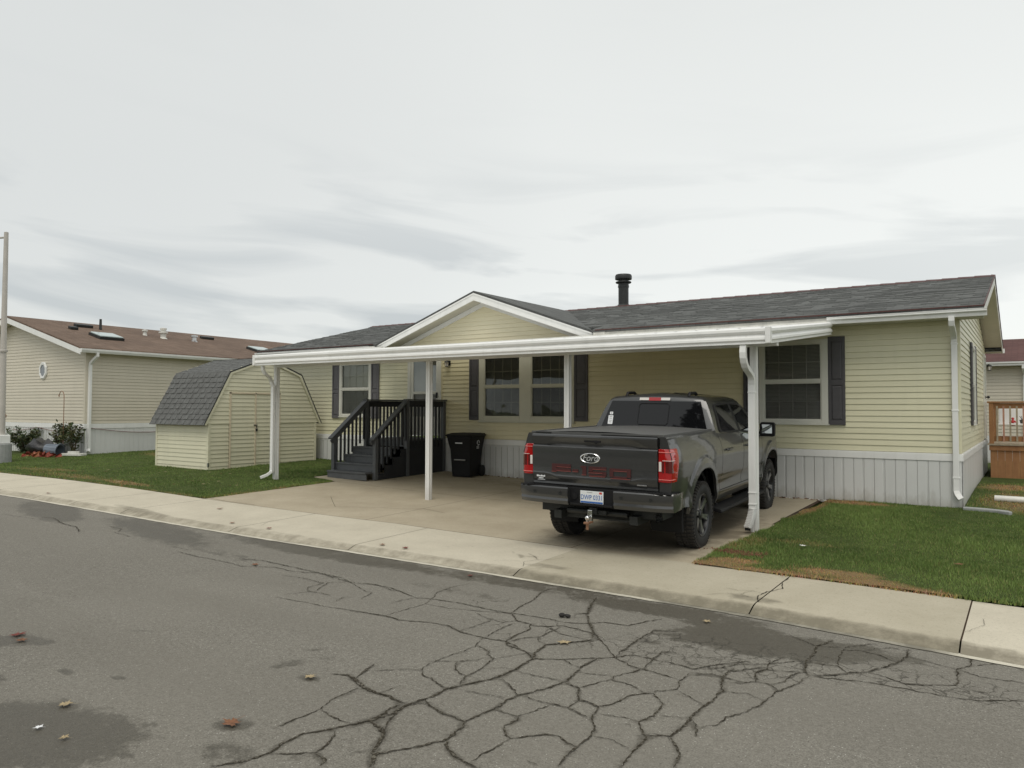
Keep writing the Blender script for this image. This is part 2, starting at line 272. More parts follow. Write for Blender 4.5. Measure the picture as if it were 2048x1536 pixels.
# ---------------------------------------------------------------- mesh helpers
class MB:
    def __init__(s): s.v=[]; s.f=[]; s.m=[]
    def add(s,vs,fs,mi=0):
        k=len(s.v); s.v+= [tuple(p) for p in vs]; s.f+= [tuple(i+k for i in q) for q in fs]; s.m+= [mi]*len(fs); return s
    def box(s,x0,x1,y0,y1,z0,z1,mi=0,mx=None):
        v=[Vector((x,y,z)) for z in (z0,z1) for y in (y0,y1) for x in (x0,x1)]
        if mx is not None: v=[mx@p for p in v]
        return s.add(v,[(0,2,3,1),(4,5,7,6),(0,1,5,4),(2,6,7,3),(0,4,6,2),(1,3,7,5)],mi)
    def bar(s,a,b,w,h,mi=0,up=(0,0,1)):
        a=Vector(a); b=Vector(b); d=(b-a); L=d.length; d.normalize(); u=Vector(up); x=d.cross(u)
        if x.length<1e-4: x=d.cross(Vector((0,1,0)))
        x.normalize(); u=x.cross(d); v=[]
        for p in (a,b):
            for sx,su in ((-1,-1),(1,-1),(1,1),(-1,1)): v.append(p+x*sx*w/2+u*su*h/2)
        return s.add(v,[(0,1,2,3),(7,6,5,4),(0,4,5,1),(1,5,6,2),(2,6,7,3),(3,7,4,0)],mi)
    def tube(s,pts,r,n=10,mi=0,cap=True,sq=None):
        pts=[Vector(p) for p in pts]; k=len(s.v); rings=[]; prev=None
        for i,p in enumerate(pts):
            t=(pts[min(i+1,len(pts)-1)]-pts[max(i-1,0)]).normalized()
            if prev is None:
                a=t.cross(Vector((0,0,1)));
                if a.length<.1: a=t.cross(Vector((0,1,0)))
            else: a=prev-t*prev.dot(t)
            a.normalize(); prev=a; b=t.cross(a); rr=r[i] if hasattr(r,'__len__') else r
            if sq:
                w,h=sq; ring=[p+a*x*w/2+b*y*h/2 for x,y in ((-1,-1),(1,-1),(1,1),(-1,1))]
            else: ring=[p+a*rr*math.cos(2*PI*j/n)+b*rr*math.sin(2*PI*j/n) for j in range(n)]
            rings.append(ring)
        n=len(rings[0]); vs=[q for ri in rings for q in ri]; fs=[]
        for i in range(len(rings)-1):
            for j in range(n): fs.append((i*n+j,i*n+(j+1)%n,(i+1)*n+(j+1)%n,(i+1)*n+j))
        if cap: fs+= [tuple(range(n-1,-1,-1)),tuple((len(rings)-1)*n+j for j in range(n))]
        return s.add(vs,fs,mi)
    def lathe(s,prof,n=24,mx=None,mi=0,a0=0,a1=2*PI):
        # prof: (radius, height) around local z
        vs=[];full=abs(a1-a0-2*PI)<1e-6; m=n if full else n+1
        for r,h in prof:
            for j in range(m):
                a=a0+(a1-a0)*j/n; p=Vector((r*math.cos(a),r*math.sin(a),h)); vs.append(mx@p if mx is not None else p)
        fs=[]
        for i in range(len(prof)-1):
            for j in range(n): fs.append((i*m+j,i*m+(j+1)%m,(i+1)*m+(j+1)%m,(i+1)*m+j))
        return s.add(vs,fs,mi)
    def prism(s,poly,d,mi=0):
        poly=[Vector(p) for p in poly]; d=Vector(d); n=len(poly)
        vs=poly+[p+d for p in poly]; fs=[tuple(range(n-1,-1,-1)),tuple(range(n,2*n))]+[(i,(i+1)%n,(i+1)%n+n,i+n) for i in range(n)]
        return s.add(vs,fs,mi)
    def sphere(s,c,r,n=12,mi=0,sz=1):
        c=Vector(c); vs=[];h=n//2
        for i in range(h+1):
            t=PI*i/h
            for j in range(n): vs.append(c+Vector((r*math.sin(t)*math.cos(2*PI*j/n),r*math.sin(t)*math.sin(2*PI*j/n),r*sz*math.cos(t))))
        return s.add(vs,[(i*n+j,i*n+(j+1)%n,(i+1)*n+(j+1)%n,(i+1)*n+j) for i in range(h) for j in range(n)],mi)
    def obj(s,name,mats,parent=None,bevel=0,smooth=False,seg=2,label=None,angle=35):
        me=bpy.data.meshes.new(name); me.from_pydata(s.v,[],s.f); me.update()
        if not isinstance(mats,(list,tuple)): mats=[mats]
        for m in mats: me.materials.append(M_[m] if isinstance(m,str) else m)
        if len(mats)>1: me.polygons.foreach_set('material_index',s.m)
        bm=bmesh.new(); bm.from_mesh(me); bmesh.ops.recalc_face_normals(bm,faces=bm.faces); bm.to_mesh(me); bm.free()
        o=bpy.data.objects.new(name,me); COL.objects.link(o)
        if parent: o.parent=parent
        if label: o['label']=label
        if bevel:
            b=o.modifiers.new('bevel','BEVEL'); b.width=bevel; b.segments=seg; b.limit_method='ANGLE'; b.angle_limit=rad(40)
        if smooth: shade(o,angle)
        return o
def shade(o,angle=35):
    me=o.data
    me.polygons.foreach_set('use_smooth',[True]*len(me.polygons)); me.update()
    bm=bmesh.new(); bm.from_mesh(me); a=rad(angle)
    for e in bm.edges: e.smooth=not(len(e.link_faces)==2 and e.calc_face_angle(0)>a)
    bm.to_mesh(me); bm.free()
def thing(name,label,cat,loc=(0,0,0),rot=(0,0,0),group=None):
    o=bpy.data.objects.new(name,None); COL.objects.link(o); o.location=loc; o.rotation_euler=rot; o['label']=label; o['category']=cat
    o.empty_display_size=.2
    if group: o['group']=group
    return o
def tag(o,label,cat,group=None):
    o['label']=label; o['category']=cat
    if group: o['group']=group
    return o
def kind(o,k): o['kind']=k; return o
def copy_tree(o,parent=None):
    c=o.copy(); COL.objects.link(c); c.parent=parent
    for ch in list(o.children): copy_tree(ch,c)
    return c
def text_mesh(body,size,mx,name,material,parent,ext=.001,shear=0,width=1,align='CENTER'):
    cu=bpy.data.curves.new(name,'FONT'); cu.body=body; cu.size=size; cu.extrude=ext; cu.shear=shear; cu.align_x=align; cu.align_y='CENTER'
    t=bpy.data.objects.new('t',cu); COL.objects.link(t); dg=bpy.context.evaluated_depsgraph_get()
    me=bpy.data.meshes.new_from_object(t.evaluated_get(dg)); bpy.data.objects.remove(t); bpy.data.curves.remove(cu)
    me.transform(Matrix.Diagonal((width,1,1,1))); me.transform(mx); me.name=name
    me.materials.clear(); me.materials.append(M_[material]); o=bpy.data.objects.new(name,me); COL.objects.link(o); o.parent=parent; return o
def sm(t): t=max(0.0,min(1.0,t)); return t*t*(3-2*t)
def rise(X): return .2*sm((-X-6)/11)
def g(X,Y): return .023*max(min(Y,3),-7.4)+rise(X)
def interp(pts,x):
    if x<=pts[0][0]: return pts[0][1]
    for (a,b),(c,d) in zip(pts,pts[1:]):
        if x<=c: return b+(d-b)*(x-a)/(c-a)
    return pts[-1][1]
def inner(X): return interp([(-60,-6.9),(-19.45,-6.45),(-15,-6.34),(-11.6,-6.2),(-7,-5.90),(-3.8,-6.06),(-2,-6.10),(.9,-6.21),(10,-6.5)],X)
def lip(X): return interp([(-60,-8.6),(-15.6,-7.86),(-10.8,-7.55),(-6.4,-7.30),(-4,-7.30),(-1.17,-7.34),(.9,-7.55),(10,-7.9)],X)-.0
def nz(x,y,s=1.0,o=3): return noise.fractal(Vector((x*s,y*s,.37)),1.0,2.0,o)
# generic grid sheet following the ground; f(X,t)->(x,y,z), t in 0..1 across
def sheet(name,xs,fn,ts,mat,stain=None,attr='stain',net=None):
    vs=[];n=len(ts)
    for x in xs:
        for t in ts: vs.append(fn(x,t))
    fs=[(i*n+j,(i+1)*n+j,(i+1)*n+j+1,i*n+j+1) for i in range(len(xs)-1) for j in range(n-1)]
    me=bpy.data.meshes.new(name); me.from_pydata(vs,[],fs); me.update(); me.materials.append(M_[mat])
    if stain:
        a=me.attributes.new(attr,'FLOAT','POINT'); a.data.foreach_set('value',[stain(*v[:2]) for v in vs])
    if net:
        a=me.attributes.new('net','FLOAT','POINT'); a.data.foreach_set('value',[net(*v[:2]) for v in vs])
    me.polygons.foreach_set('use_smooth',[True]*len(fs))
    o=bpy.data.objects.new(name,me); COL.objects.link(o); return kind(o,'structure')
def lin(a,b,st):
    n=max(1,int(round((b-a)/st))); return [a+(b-a)*i/n for i in range(n+1)]
def blob(x,y,L):
    s=0
    for cx,cy,rx,ry,ro,k in L:
        dx,dy=x-cx,y-cy; c,q=math.cos(rad(ro)),math.sin(rad(ro)); a=(dx*c+dy*q)/rx; b=(-dx*q+dy*c)/ry; r=math.sqrt(a*a+b*b)
        if r<1.5: s=max(s,k*sm((1.5-r)/1.0))
    return s
# ---------------------------------------------------------------- cracks in the road (traced outlines, world metres)
CRACKS=[(2,[(-4.85,-8.65),(-4.52,-8.63),(-4.26,-8.71),(-4.0,-8.8),(-3.81,-8.73),(-3.49,-8.71),(-3.19,-8.73),(-2.94,-8.72),(-2.79,-8.69),(-2.59,-8.68),(-2.38,-8.69),(-2.23,-8.62),(-2.11,-8.49),(-1.9,-8.46),(-1.83,-8.3),(-1.74,-8.09)]),(2,[(-4.18,-9.5),(-3.96,-9.46),(-3.78,-9.44),(-3.59,-9.46),(-3.35,-9.37),(-3.16,-9.34),(-2.97,-9.42),(-2.7,-9.45),(-2.49,-9.42),(-2.23,-9.54),(-2.09,-9.64),(-1.94,-9.56),(-1.81,-9.44),(-1.64,-9.3),(-1.51,-9.14),(-1.28,-9.15)]),(1,[(-3.8,-9.43),(-3.79,-9.14),(-3.78,-8.92),(-3.88,-8.67),(-3.97,-8.54),(-4.0,-8.26),(-3.94,-8.01)]),(1,[(-3.79,-8.92),(-3.47,-8.91),(-3.14,-8.8),(-2.92,-8.72)]),(2,[(-2.93,-8.71),(-2.99,-8.49),(-3.02,-8.2),(-3.13,-7.9),(-3.13,-7.7)]),(2,[(-2.92,-8.72),(-2.76,-8.88),(-2.59,-8.91),(-2.52,-9.04),(-2.53,-9.21),(-2.5,-9.41),(-2.44,-9.49),(-2.29,-9.53),(-2.17,-9.55)]),(1,[(-2.75,-8.88),(-2.83,-9.0),(-3.01,-8.98),(-3.21,-8.89)]),(2,[(-2.57,-8.93),(-2.46,-8.89),(-2.34,-8.79),(-2.16,-8.81),(-2.02,-8.85),(-1.86,-8.99),(-1.61,-9.27),(-1.45,-9.37),(-1.34,-9.39)]),(3,[(-2.35,-8.36),(-2.25,-8.52),(-2.11,-8.71),(-1.98,-8.91)]),(3,[(-2.58,-7.75),(-2.48,-8.04),(-2.36,-8.33),(-2.46,-8.4)]),(1,[(-2.46,-8.89),(-2.24,-9.0),(-2.07,-9.01),(-1.92,-9.03)]),(3,[(-1.94,-8.98),(-2.04,-9.12),(-2.13,-9.24),(-2.19,-9.31),(-2.15,-9.54),(-2.09,-9.66),(-2.07,-9.9),(-2.08,-10.1),(-2.12,-10.22),(-2.19,-10.36),(-2.23,-10.51),(-2.23,-10.68),(-2.26,-10.83),(-2.25,-10.95),(-2.27,-11.11),(-2.32,-11.24)]),(2.4,[(-2.26,-10.83),(-2.23,-10.77),(-2.17,-10.73),(-2.01,-10.79),(-1.9,-10.8),(-1.81,-10.82),(-1.8,-10.66),(-1.78,-10.52),(-1.8,-10.41),(-1.77,-10.27),(-1.7,-10.12),(-1.66,-9.92),(-1.69,-9.71),(-1.72,-9.53),(-1.69,-9.36)]),(3,[(-1.81,-10.82),(-1.77,-10.89),(-1.75,-11.07),(-1.8,-11.19),(-1.87,-11.31),(-1.94,-11.4),(-1.87,-11.54)]),(3,[(-1.75,-11.07),(-1.67,-11.15),(-1.57,-11.2),(-1.48,-11.22),(-1.41,-11.23)]),(2,[(-2.23,-10.68),(-2.13,-10.76)]),(2.5,[(-2.92,-10.69),(-2.76,-10.76),(-2.63,-10.8),(-2.51,-10.79),(-2.28,-10.81)]),(1.5,[(-2.88,-10.64),(-2.91,-10.54),(-2.96,-10.41)]),(1,[(-2.9,-10.54),(-2.8,-10.44),(-2.69,-10.34),(-2.6,-10.3),(-2.63,-10.25),(-2.65,-10.09),(-2.63,-9.88),(-2.61,-9.67),(-2.7,-9.46)]),(1.6,[(-2.6,-10.3),(-2.52,-10.38),(-2.44,-10.38),(-2.37,-10.42),(-2.22,-10.48)]),(1.7,[(-2.64,-9.63),(-2.46,-9.7),(-2.43,-9.77),(-2.33,-9.81),(-2.3,-9.94),(-2.27,-10.09),(-2.27,-10.23),(-2.21,-10.37)]),(1,[(-2.69,-10.14),(-2.51,-10.01),(-2.42,-9.92),(-2.37,-9.8)]),(1.6,[(-2.5,-10.03),(-2.41,-10.16),(-2.35,-10.2),(-2.26,-10.22)]),(1,[(-2.33,-9.83),(-2.25,-9.67),(-2.18,-9.53)]),(1,[(-2.29,-10.09),(-2.18,-9.96),(-2.07,-9.9)]),(1,[(-2.05,-9.94),(-1.87,-9.93),(-1.68,-9.91)]),(1.6,[(-2.04,-10.12),(-1.91,-10.2),(-1.8,-10.29),(-1.76,-10.31)]),(1,[(-2.15,-10.44),(-1.98,-10.42),(-1.82,-10.38)]),(1.7,[(-1.76,-10.29),(-1.6,-10.31),(-1.49,-10.29),(-1.41,-10.29),(-1.27,-10.34),(-1.22,-10.35)]),(2.2,[(-1.65,-9.93),(-1.52,-9.97),(-1.42,-10.15),(-1.39,-10.14),(-1.27,-10.17),(-1.22,-10.35),(-1.13,-10.48),(-1.1,-10.61),(-1.1,-10.73),(-1.1,-10.87),(-1.07,-10.98)]),(2,[(-1.42,-10.15),(-1.42,-10.3)]),(2.2,[(-1.27,-10.17),(-1.22,-10.08),(-1.2,-9.91),(-1.14,-9.81),(-1.08,-9.77),(-.96,-9.9),(-.93,-10.1),(-.97,-10.23),(-.91,-10.32),(-.85,-10.39),(-.83,-10.51),(-.82,-10.67),(-.81,-10.8)]),(1.5,[(-1.52,-9.97),(-1.5,-9.89),(-1.42,-9.7),(-1.27,-9.71),(-1.14,-9.79)]),(1.5,[(-1.42,-9.7),(-1.44,-9.63),(-1.38,-9.51),(-1.33,-9.38),(-1.17,-9.41),(-1.03,-9.43)]),(1.5,[(-1.69,-9.71),(-1.57,-9.67),(-1.46,-9.62)]),(1.2,[(-1.77,-10.58),(-1.6,-10.57),(-1.54,-10.36),(-1.5,-10.28)]),(2.2,[(-1.59,-10.58),(-1.57,-10.62),(-1.59,-10.73),(-1.52,-10.81),(-1.46,-10.85),(-1.41,-10.78),(-1.33,-10.69),(-1.27,-10.67),(-1.18,-10.71),(-1.1,-10.73)]),(1.5,[(-1.46,-10.86),(-1.46,-11.01),(-1.48,-11.09),(-1.47,-11.21)]),(1.3,[(-1.21,-10.26),(-1.07,-10.22),(-.97,-10.23)]),(2.4,[(-.87,-10.39),(-.74,-10.31),(-.73,-10.16),(-.74,-9.98),(-.74,-9.82),(-.73,-9.62),(-.72,-9.47),(-.81,-9.25),(-.82,-9.14),(-.81,-9.0)]),(2.4,[(-.74,-10.31),(-.67,-10.4),(-.6,-10.52),(-.58,-10.65)]),(1.7,[(-1.14,-9.81),(-1.05,-9.7),(-.98,-9.6),(-1.03,-9.45),(-1.03,-9.27)]),(1.3,[(-.97,-9.63),(-.87,-9.68),(-.76,-9.76)]),(1,[(-.93,-10.08),(-.78,-10.04),(-.74,-9.98)]),(2,[(-.72,-10.02),(-.64,-10.16),(-.62,-10.23)]),(1,[(-1.1,-10.56),(-1.0,-10.54),(-.86,-10.58)]),(3,[(-2.24,-11.14),(-2.12,-11.17),(-2.07,-11.23),(-2.01,-11.34),(-1.96,-11.42)]),(2.2,[(-2.27,-10.89),(-2.19,-11.05),(-2.12,-11.17)]),(1.6,[(-2.06,-11.49),(-2.01,-11.41),(-1.99,-11.38)]),(2,[(-1.28,-9.15),(-1.14,-9.15),(-1.04,-9.18),(-.96,-9.03),(-.86,-8.9),(-.76,-8.78)]),(2,[(-1.03,-9.27),(-.9,-9.2),(-.81,-9.21),(-.68,-9.23),(-.63,-9.21)]),(2,[(-1.61,-9.27),(-1.65,-8.9),(-1.66,-8.66),(-1.65,-8.46),(-1.47,-8.39)]),(1,[(-4.04,-9.11),(-4.05,-8.93),(-4.0,-8.8)]),(1.2,[(-2.97,-9.42),(-2.95,-9.23),(-2.94,-9.01),(-3.01,-8.98)]),(1.2,[(-2.7,-9.46),(-2.73,-9.08),(-2.73,-8.94)]),(1.4,[(-2.48,-9.43),(-2.42,-9.26),(-2.34,-9.17),(-2.34,-9.08),(-2.34,-8.84)]),(1.4,[(-2.34,-9.17),(-2.27,-9.28),(-2.19,-9.31)]),(1.4,[(-1.92,-9.54),(-1.71,-9.62),(-1.72,-9.4)]),(1.8,[(-1.33,-9.38),(-1.35,-9.2),(-1.38,-8.94),(-1.24,-8.9)]),(2,[(-1.24,-11.02),(-1.16,-11.03)]),(2.5,[(-.34,-8.83),(-.22,-8.76),(-.12,-8.63),(-.01,-8.53),(0.07,-8.36),(0.13,-8.2),(0.17,-7.97),(0.16,-7.8)]),(2,[(-.01,-8.53),(0.08,-8.55),(0.17,-8.6),(0.24,-8.63),(0.36,-8.57),(0.52,-8.46),(0.53,-8.35),(0.5,-8.1),(0.58,-7.95),(0.57,-7.76),(0.54,-7.66)]),(1.6,[(-.3,-8.84),(-.13,-8.79),(0.01,-8.75),(0.2,-8.74),(0.36,-8.73),(0.51,-8.72),(0.66,-8.69),(0.8,-8.59),(0.9,-8.51)]),(1.5,[(0.51,-8.09),(0.64,-8.18),(0.74,-8.17),(0.9,-8.15)]),(3,[(-.34,-8.83),(-.38,-8.76),(-.42,-8.56),(-.42,-8.31),(-.44,-8.11),(-.37,-7.89)]),(1.6,[(-.43,-8.54),(-.32,-8.54),(-.21,-8.51),(-.12,-8.63)]),(1.7,[(-.21,-8.51),(-.25,-8.29),(-.25,-8.09),(-.14,-8.04),(-.01,-8.07),(0.13,-8.18)]),(1,[(-.38,-8.34),(-.27,-8.38),(-.23,-8.38)]),(1.2,[(0.17,-7.99),(0.29,-8.02),(0.41,-8.07),(0.5,-8.08)]),(1.5,[(0.58,-7.95),(0.78,-7.74),(0.85,-7.81),(0.9,-7.87)]),(1,[(0.18,-8.16),(0.29,-8.11),(0.41,-8.14)]),(1.6,[(-.33,-8.85),(-.36,-9.06),(-.43,-9.26),(-.44,-9.39),(-.46,-9.58),(-.5,-9.73),(-.57,-9.86),(-.57,-9.99),(-.64,-10.1)]),(1.5,[(-.43,-9.26),(-.5,-9.17),(-.6,-9.18),(-.67,-9.27),(-.77,-9.3)]),(1.3,[(-.51,-9.16),(-.45,-9.08),(-.43,-8.89),(-.37,-8.78)]),(2,[(-.6,-9.18),(-.65,-9.0),(-.61,-8.88),(-.63,-8.76),(-.58,-8.52)]),(1.6,[(-.81,-9.21),(-.82,-9.12),(-.74,-8.97),(-.62,-8.84)]),(1,[(-.72,-9.47),(-.57,-9.42),(-.46,-9.47)]),(1.2,[(-1.03,-9.32),(-.95,-9.26),(-.82,-9.21)]),(1.4,[(-.61,-8.88),(-.49,-8.85),(-.37,-8.78)]),(1.4,[(-.44,-8.53),(-.56,-8.56),(-.62,-8.55)]),(1.2,[(0.77,-7.67),(0.73,-7.61),(0.63,-7.62),(0.57,-7.67)]),(1.5,[(-.99,-9.15),(-.88,-9.03),(-.81,-8.89),(-.64,-8.77),(-.43,-8.54)]),(0.8,[(0.8,-8.59),(0.76,-8.55),(0.6,-8.5),(0.52,-8.46)]),(1.3,[(0.16,-7.85),(0.04,-7.83),(-.06,-7.95),(-.14,-8.04)]),(1.6,[(-.44,-8.11),(-.28,-8.05),(-.17,-7.92),(-.07,-7.79)]),(2,[(-.7,-7.94),(-.46,-8.12),(-.39,-8.07)]),(1,[(-12.66,-9.02),(-12.31,-8.96),(-11.81,-8.88)]),(2.5,[(-11.95,-8.75),(-11.72,-8.66),(-11.08,-8.81),(-10.7,-8.8),(-10.28,-8.96)]),(1.6,[(-8.0,-8.84),(-7.54,-8.87),(-7.04,-8.85),(-6.62,-8.88),(-6.27,-8.68),(-5.95,-8.71),(-5.62,-8.6),(-5.22,-8.68),(-4.94,-8.71),(-4.74,-8.62),(-4.37,-8.72)]),(2.2,[(-7.06,-8.64),(-6.72,-8.53),(-6.2,-8.56),(-5.69,-8.59),(-5.22,-8.62)]),(1.2,[(-5.88,-8.91),(-5.57,-8.87),(-5.21,-8.9),(-5.18,-9.14),(-5.08,-9.22),(-4.73,-9.22)]),(1.1,[(-5.16,-9.48),(-5.01,-9.18),(-5.18,-8.87),(-5.04,-8.67)]),(1.2,[(-5.14,-9.58),(-4.71,-9.53),(-4.47,-9.53),(-4.14,-9.47),(-3.81,-9.44),(-3.61,-9.45)]),(3,[(-3.06,-10.71),(-2.96,-10.67),(-2.86,-10.69),(-2.71,-10.76),(-2.57,-10.79),(-2.44,-10.78),(-2.33,-10.82)]),(1.6,[(-2.86,-10.69),(-2.92,-10.56),(-2.97,-10.4)]),(1.8,[(-2.65,-11.51),(-2.66,-11.36),(-2.65,-11.18),(-2.71,-11.03),(-2.71,-10.91),(-2.72,-10.79)]),(2.8,[(-2.54,-12.0),(-2.44,-11.86),(-2.42,-11.73),(-2.46,-11.61),(-2.46,-11.47),(-2.4,-11.38),(-2.33,-11.23),(-2.28,-11.08),(-2.3,-10.97),(-2.3,-10.84)]),(1.6,[(-2.63,-11.19),(-2.48,-11.22),(-2.34,-11.22)]),(2,[(-2.4,-11.74),(-2.29,-11.66),(-2.22,-11.59),(-2.24,-11.49),(-2.34,-11.34)]),(3,[(-2.21,-11.6),(-2.11,-11.62),(-2.08,-11.68)]),(3,[(-2.28,-11.12),(-2.09,-11.2),(-2.0,-11.35),(-1.87,-11.54)]),(1,[(-2.54,-10.79),(-2.52,-10.61)]),(1,[(-8.35,-8.71),(-7.93,-8.7)]),(1.5,[(-10.45,-8.46),(-10.07,-8.45),(-9.88,-8.61)]),(1.2,[(-9.94,-8.66),(-9.4,-8.69)]),(1,[(-6.34,-8.46),(-6.28,-8.3)]),(1,[(-5.22,-8.62),(-4.61,-8.89),(-4.49,-8.9),(-4.41,-9.14)]),(1.5,[(-4.53,-9.36),(-4.59,-9.22),(-4.54,-9.14)])]
SEG=[]
for w,p in CRACKS:
    for a,b in zip(p,p[1:]): SEG.append((a[0],a[1],b[0],b[1],w))
CELL={}
for s_ in SEG:
    x0,x1=sorted((s_[0],s_[2])); y0,y1=sorted((s_[1],s_[3]))
    for i in range(int(math.floor((x0-.15)/.3)),int(math.floor((x1+.15)/.3))+1):
        for j in range(int(math.floor((y0-.15)/.3)),int(math.floor((y1+.15)/.3))+1): CELL.setdefault((i,j),[]).append(s_)
def crackd(x,y):
    best=0
    for a,b,c,d,w in CELL.get((int(math.floor(x/.3)),int(math.floor(y/.3))),()):
        dx,dy=c-a,d-b; L=dx*dx+dy*dy+1e-9; t=max(0,min(1,((x-a)*dx+(y-b)*dy)/L)); e=math.hypot(x-a-t*dx,y-b-t*dy)
        best=max(best,(1-e/(.018+.014*w))*(.46+.13*w))
    return max(0,best)
WET=[(-3.75,-12.35,.75,.42,15,.95),(-4.35,-12.9,1.1,.6,10,.95),(-5.65,-11.62,.32,.14,20,.7),(-5.9,-11.75,.35,.12,0,.8),(-6.5,-12.6,1.2,.5,0,.8),
 (-6.4,-7.78,2.3,.26,0,.85),(-3.6,-7.72,1.6,.20,2,.8),(-9.6,-8.2,1.7,.42,-8,.85),(-12.5,-8.35,1.5,.42,-14,.85),(-15,-8.7,2.0,.30,-14,.6),(-1.9,-7.82,1.0,.24,3,.9),
 (-.80,-8.28,.78,.36,8,1.05),(-1.15,-8.0,.5,.2,0,.95),(-.1,-8.05,.5,.18,0,.8),(-1.3,-8.5,.3,.16,10,.75),(-1.6,-8.75,.18,.10,0,.6),(-3.9,-8.35,.8,.12,0,.5),(-7.6,-8.55,.9,.16,-5,.55),
 (-2.9,-11.63,.14,.085,20,.9),(-3.14,-10.86,.11,.06,0,.75),(-3.42,-10.60,.10,.25,-35,.55),(-2.62,-11.85,.22,.14,10,.62),(-2.3,-11.7,.10,.05,0,.5),(-2.2,-10.2,.12,.03,15,.4),(-.9,-9.7,.22,.03,0,.4),(-4.9,-12.1,.16,.07,20,.8),(-4.6,-11.75,.10,.04,0,.75),(-3.3,-11.9,.09,.03,30,.75),(-3.05,-12.2,.12,.04,20,.8),(-4.2,-11.6,.08,.03,10,.7),(-5.1,-10.9,.18,.04,35,.6),(-3.46,-10.78,.05,.16,-35,.75),(-3.60,-10.45,.04,.12,-35,.7)]
def road_stain(x,y): return max(blob(x,y,WET),crackd(x,y))
def road_net(x,y): return blob(x,y,[(-1.0,-8.75,1.0,.45,6,.95),(.2,-8.5,.9,.3,-4,.8),(-2.4,-9.3,1.2,.8,10,.55),(-1.3,-9.9,1.3,.9,0,.42),(-3.6,-8.6,1.2,.3,0,.5),(-2.6,-8.35,.8,.3,0,.6)])
def roadz(X,Y): return -.23+rise(X)+.004*min(0,Y+7.6)*-1
# fine patch, then coarse surrounding sheets
def gut(X): return lip(X)-.25
def road_far(x,t): y=gut(x)+(-17.5-gut(x))*t; return (x,y,roadz(x,y))
ts=[0]; y_=0
sheet('road',lin(-12.5,2.0,.035),lambda x,t:(x,gut(x)+(-13.2-gut(x))*t,roadz(x,0)+.0),lin(0,1,.0065),'asphalt',road_stain,net=road_net)
sheet('road',lin(-60,-12.5,.25),lambda x,t:(x,gut(x)+(-13.2-gut(x))*t,roadz(x,0)),lin(0,1,.03),'asphalt',road_stain)
sheet('road',lin(2.0,40,1),lambda x,t:(x,gut(x)+(-13.2-gut(x))*t,roadz(x,0)),lin(0,1,.1),'asphalt',road_stain)
sheet('road',lin(-60,40,2),lambda x,t:(x,-13.2-4.3*t,roadz(x,0)),lin(0,1,.2),'asphalt',lambda x,y:.1)
# crack ribbons with ragged edges
mb=MB(); R2=random.Random(3); ci=0
for w,p in CRACKS:
    ci+=1
    P=[Vector((*q,0)) for q in p]; pts=[P[0]]
    for a,b in zip(P,P[1:]):
        L=(b-a).length; n=max(1,int(L/.022)); d=(b-a).normalized(); q=Vector((-d.y,d.x,0))
        for i in range(1,n+1):
            t=i/n; off=0 if i==n else (noise.noise(Vector((a.x*3+t*L*9,a.y*5,w)))*.016+noise.noise(Vector((a.x*7+t*L*40,a.y*9,w)))*.012+R2.uniform(-.003,.003))
            pts.append(a+(b-a)*t+q*off)
    vs=[];m=len(pts)
    for i,c in enumerate(pts):
        t=(pts[min(i+1,m-1)]-pts[max(i-1,0)]).normalized(); q=Vector((-t.y,t.x,0)); tap=min(1,i/4+.15,(m-1-i)/4+.15)
        hw=(.0012+.0017*w+.0007*max(0,w-1.6)**2)*tap*R2.uniform(.35,1.65); z=roadz(c.x,0)+.0035+.00012*(ci%31)
        vs+= [(c.x+q.x*hw,c.y+q.y*hw,z),(c.x-q.x*hw*R2.uniform(.6,1.3),c.y-q.y*hw*R2.uniform(.6,1.3),z)]
    mb.add(vs,[(2*i,2*i+1,2*i+3,2*i+2) for i in range(m-1)])
kind(mb.obj('road_crack','crack'),'structure')
# ---------------------------------------------------------------- kerb and sidewalk
CURBPROF=[(0,0.0),(.05,-.003),(.09,-.014),(.13,-.03),(.18,-.048),(.205,-.055)]
def walk_stain(x,y):
    d=y-lip(x); e=inner(x)-y
    s=.75*sm((.09-d)/.20) if x>-4.2 else .60*sm((.03-d)/.10)
    s=max(s,.30*sm((.06-e)/.08))
    return max(s,blob(x,y,[(-4.2,-6.75,.25,.03,-40,.7),(-4.0,-6.75,.12,.10,0,.6),(-5.1,-6.75,.30,.05,30,.5),(-3.55,-7.1,.35,.12,0,.6),(-1.2,-7.2,.3,.12,0,.7),(-11,-7.6,1.2,.15,-5,.7),(-8,-7.4,1.2,.1,0,.5)]))
JOINTS=[-30,-28.4,-26.8,-25.2,-23.6,-22,-20.4,-18.8,-17.2,-15.6,-14.1,-12.9,-11.4,-8.7,-6.35,-3.75,-1.15,.49,3,5.5,8,10.5,13]
for a,b in zip(JOINTS,JOINTS[1:]):
    old=-3.8<a<0; J=.006
    def fn(x,t):
        if t<=1: y=inner(x)+(lip(x)-inner(x))*t; return (x,y,g(x,y)+.004+(.004 if old else 0))
        dy,dz=CURBPROF[int(t-1)]; y=lip(x)-dy; return (x,y,g(x,lip(x))+.004+dz)
    sheet('sidewalk',lin(a+J,b-J,.08 if a>-13 else .3),fn,lin(0,1,.07)+[2,3,4,5,6],'walkold' if old else 'walk',walk_stain)
